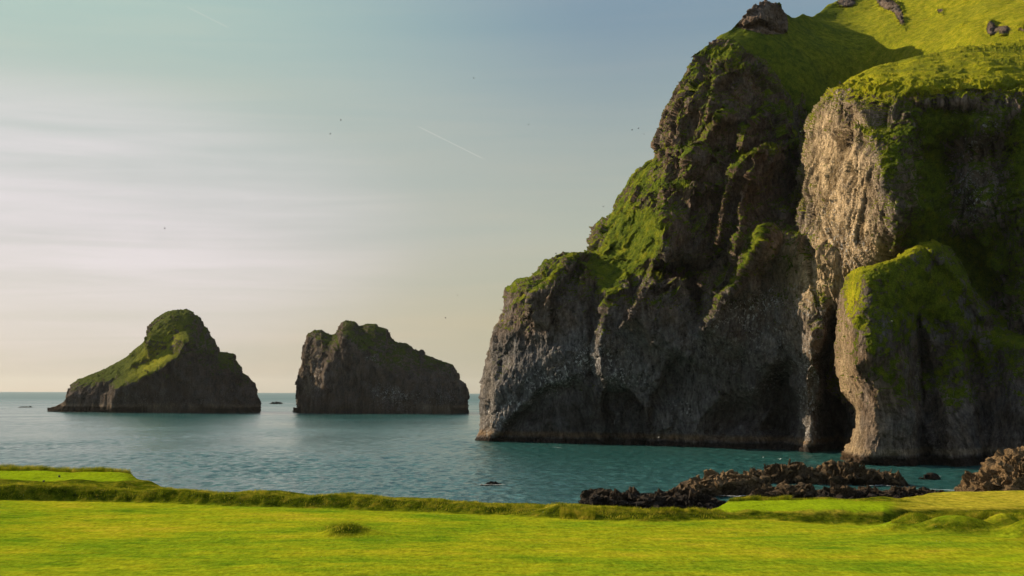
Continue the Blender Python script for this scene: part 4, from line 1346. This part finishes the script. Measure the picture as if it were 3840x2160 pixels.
bm_dark = bird_mesh('bird', 0.75, 1.0, MAT_BIRD)
bm_white = bird_mesh('gull', 0.85, 0.6, MAT_GULL)
birds = [(1278, 451, 'higher of two dark birds flying close together in mid sky'), (1238, 503, 'lower of two dark birds flying close together in mid sky'),
         (1777, 294, 'lone dark bird highest in the sky'), (1983, 468, 'lone dark bird in the sky right of the contrail'), (2370, 488, 'dark bird, leftmost of three beside the upper cliff'),
         (2395, 482, 'dark bird, middle of three beside the upper cliff'), (2415, 503, 'dark bird, rightmost of three beside the upper cliff'), (2262, 775, 'dark bird close to the cliff shoulder'),
         (1716, 1108, 'dark bird low in the sky left of the cliff head'), (1671, 1193, 'lowest dark bird, above the gap between sea stack and cliff'), (618, 857, 'lone dark bird above the left sea stack'), (2085, 952, 'dark bird just above the low cliff terrace')]
for k, (u, v, lab) in enumerate(birds):
    o = bpy.data.objects.new('bird', bm_dark); C.objects.link(o)
    o.location = Vector(unproj(np.array(u), np.array(v), np.array(330.0)))
    o.rotation_euler = (random.uniform(-.3, .3), random.uniform(-.4, .4), random.uniform(0, 6.28))
    tag(o, lab, 'bird', 'dark sea birds in the air')
for u, v, d, lab in [(2862, 1702, 400, 'white gull on the dark green water below the cliff'), (2925, 1722, 274, 'white gull perched on top of the long brown outcrop'), (3002, 493, 420, 'white gull flying in front of the dark gully'),
                     (2470, 1640, 470, 'white gull low over the water under the cliff'), (3345, 1204, 355, 'white gull in front of the mossy foreleg')]:
    o = bpy.data.objects.new('gull', bm_white); C.objects.link(o)
    o.location = Vector(unproj(np.array(u), np.array(v), np.array(float(d))))
    if u == 2862: o.location.z = 0.3
    o.rotation_euler = (0, random.uniform(-.3, .3), random.uniform(0, 6.28))
    tag(o, lab, 'bird', 'white gulls about the cliff')


# tee markers on the left platform
def tee_marker(u, v, lab):
    bm = bmesh.new()
    bmesh.ops.create_uvsphere(bm, u_segments=16, v_segments=10, radius=0.13)
    for vt in bm.verts:
        if vt.co.z < 0: vt.co.z *= 0.75
    bmesh.ops.create_cone(bm, segments=10, radius1=0.02, radius2=0.03, depth=0.16, cap_ends=True, matrix=Matrix.Translation((0, 0, -0.14)))
    me = bpy.data.meshes.new('tee_marker'); bm.to_mesh(me); bm.free()
    me.materials.append(MAT_BIRD)
    o = bpy.data.objects.new('tee_marker', me); C.objects.link(o)
    d = 150.0
    x = (u - 1920) / F_PX * dist_at(v, u, 9.9)
    y = dist_at(v, u, 9.9)
    o.location = (x, y, float(ground_height(np.array([[x]]), np.array([[y]]))[0][0, 0]) + 0.14)
    tag(o, lab, 'tee marker', 'dark tee markers')


tee_marker(183, 1793, 'small dark tee marker nearer the front edge of the left tee')
tee_marker(240, 1779, 'small dark tee marker nearer the sea on the left tee')


# ------------------------------------------------------------------ sea air
def haze():
    m = bpy.data.materials.new('sea_haze')
    m.use_nodes = True
    g = NT(m.node_tree)
    out = g.n('ShaderNodeOutputMaterial')
    v = g.n('ShaderNodeVolumePrincipled', {'Color': (0.93, 0.93, 0.93, 1), 'Density': HAZE, 'Anisotropy': 0.3})
    g.t.links.new(v.outputs[0], out.inputs['Volume'])
    bm = bmesh.new()
    bmesh.ops.create_cube(bm, size=1.0)
    me = bpy.data.meshes.new('haze'); bm.to_mesh(me); bm.free()
    me.materials.append(m)
    o = bpy.data.objects.new('haze', me); C.objects.link(o)
    o.scale = (64000, 64000, 340)
    o.location = (0, 0, 340 / 2 - 12)
    return tag(o, 'thin sea haze filling the air', 'haze', kind='stuff')


HAZE = 0.00001
haze()
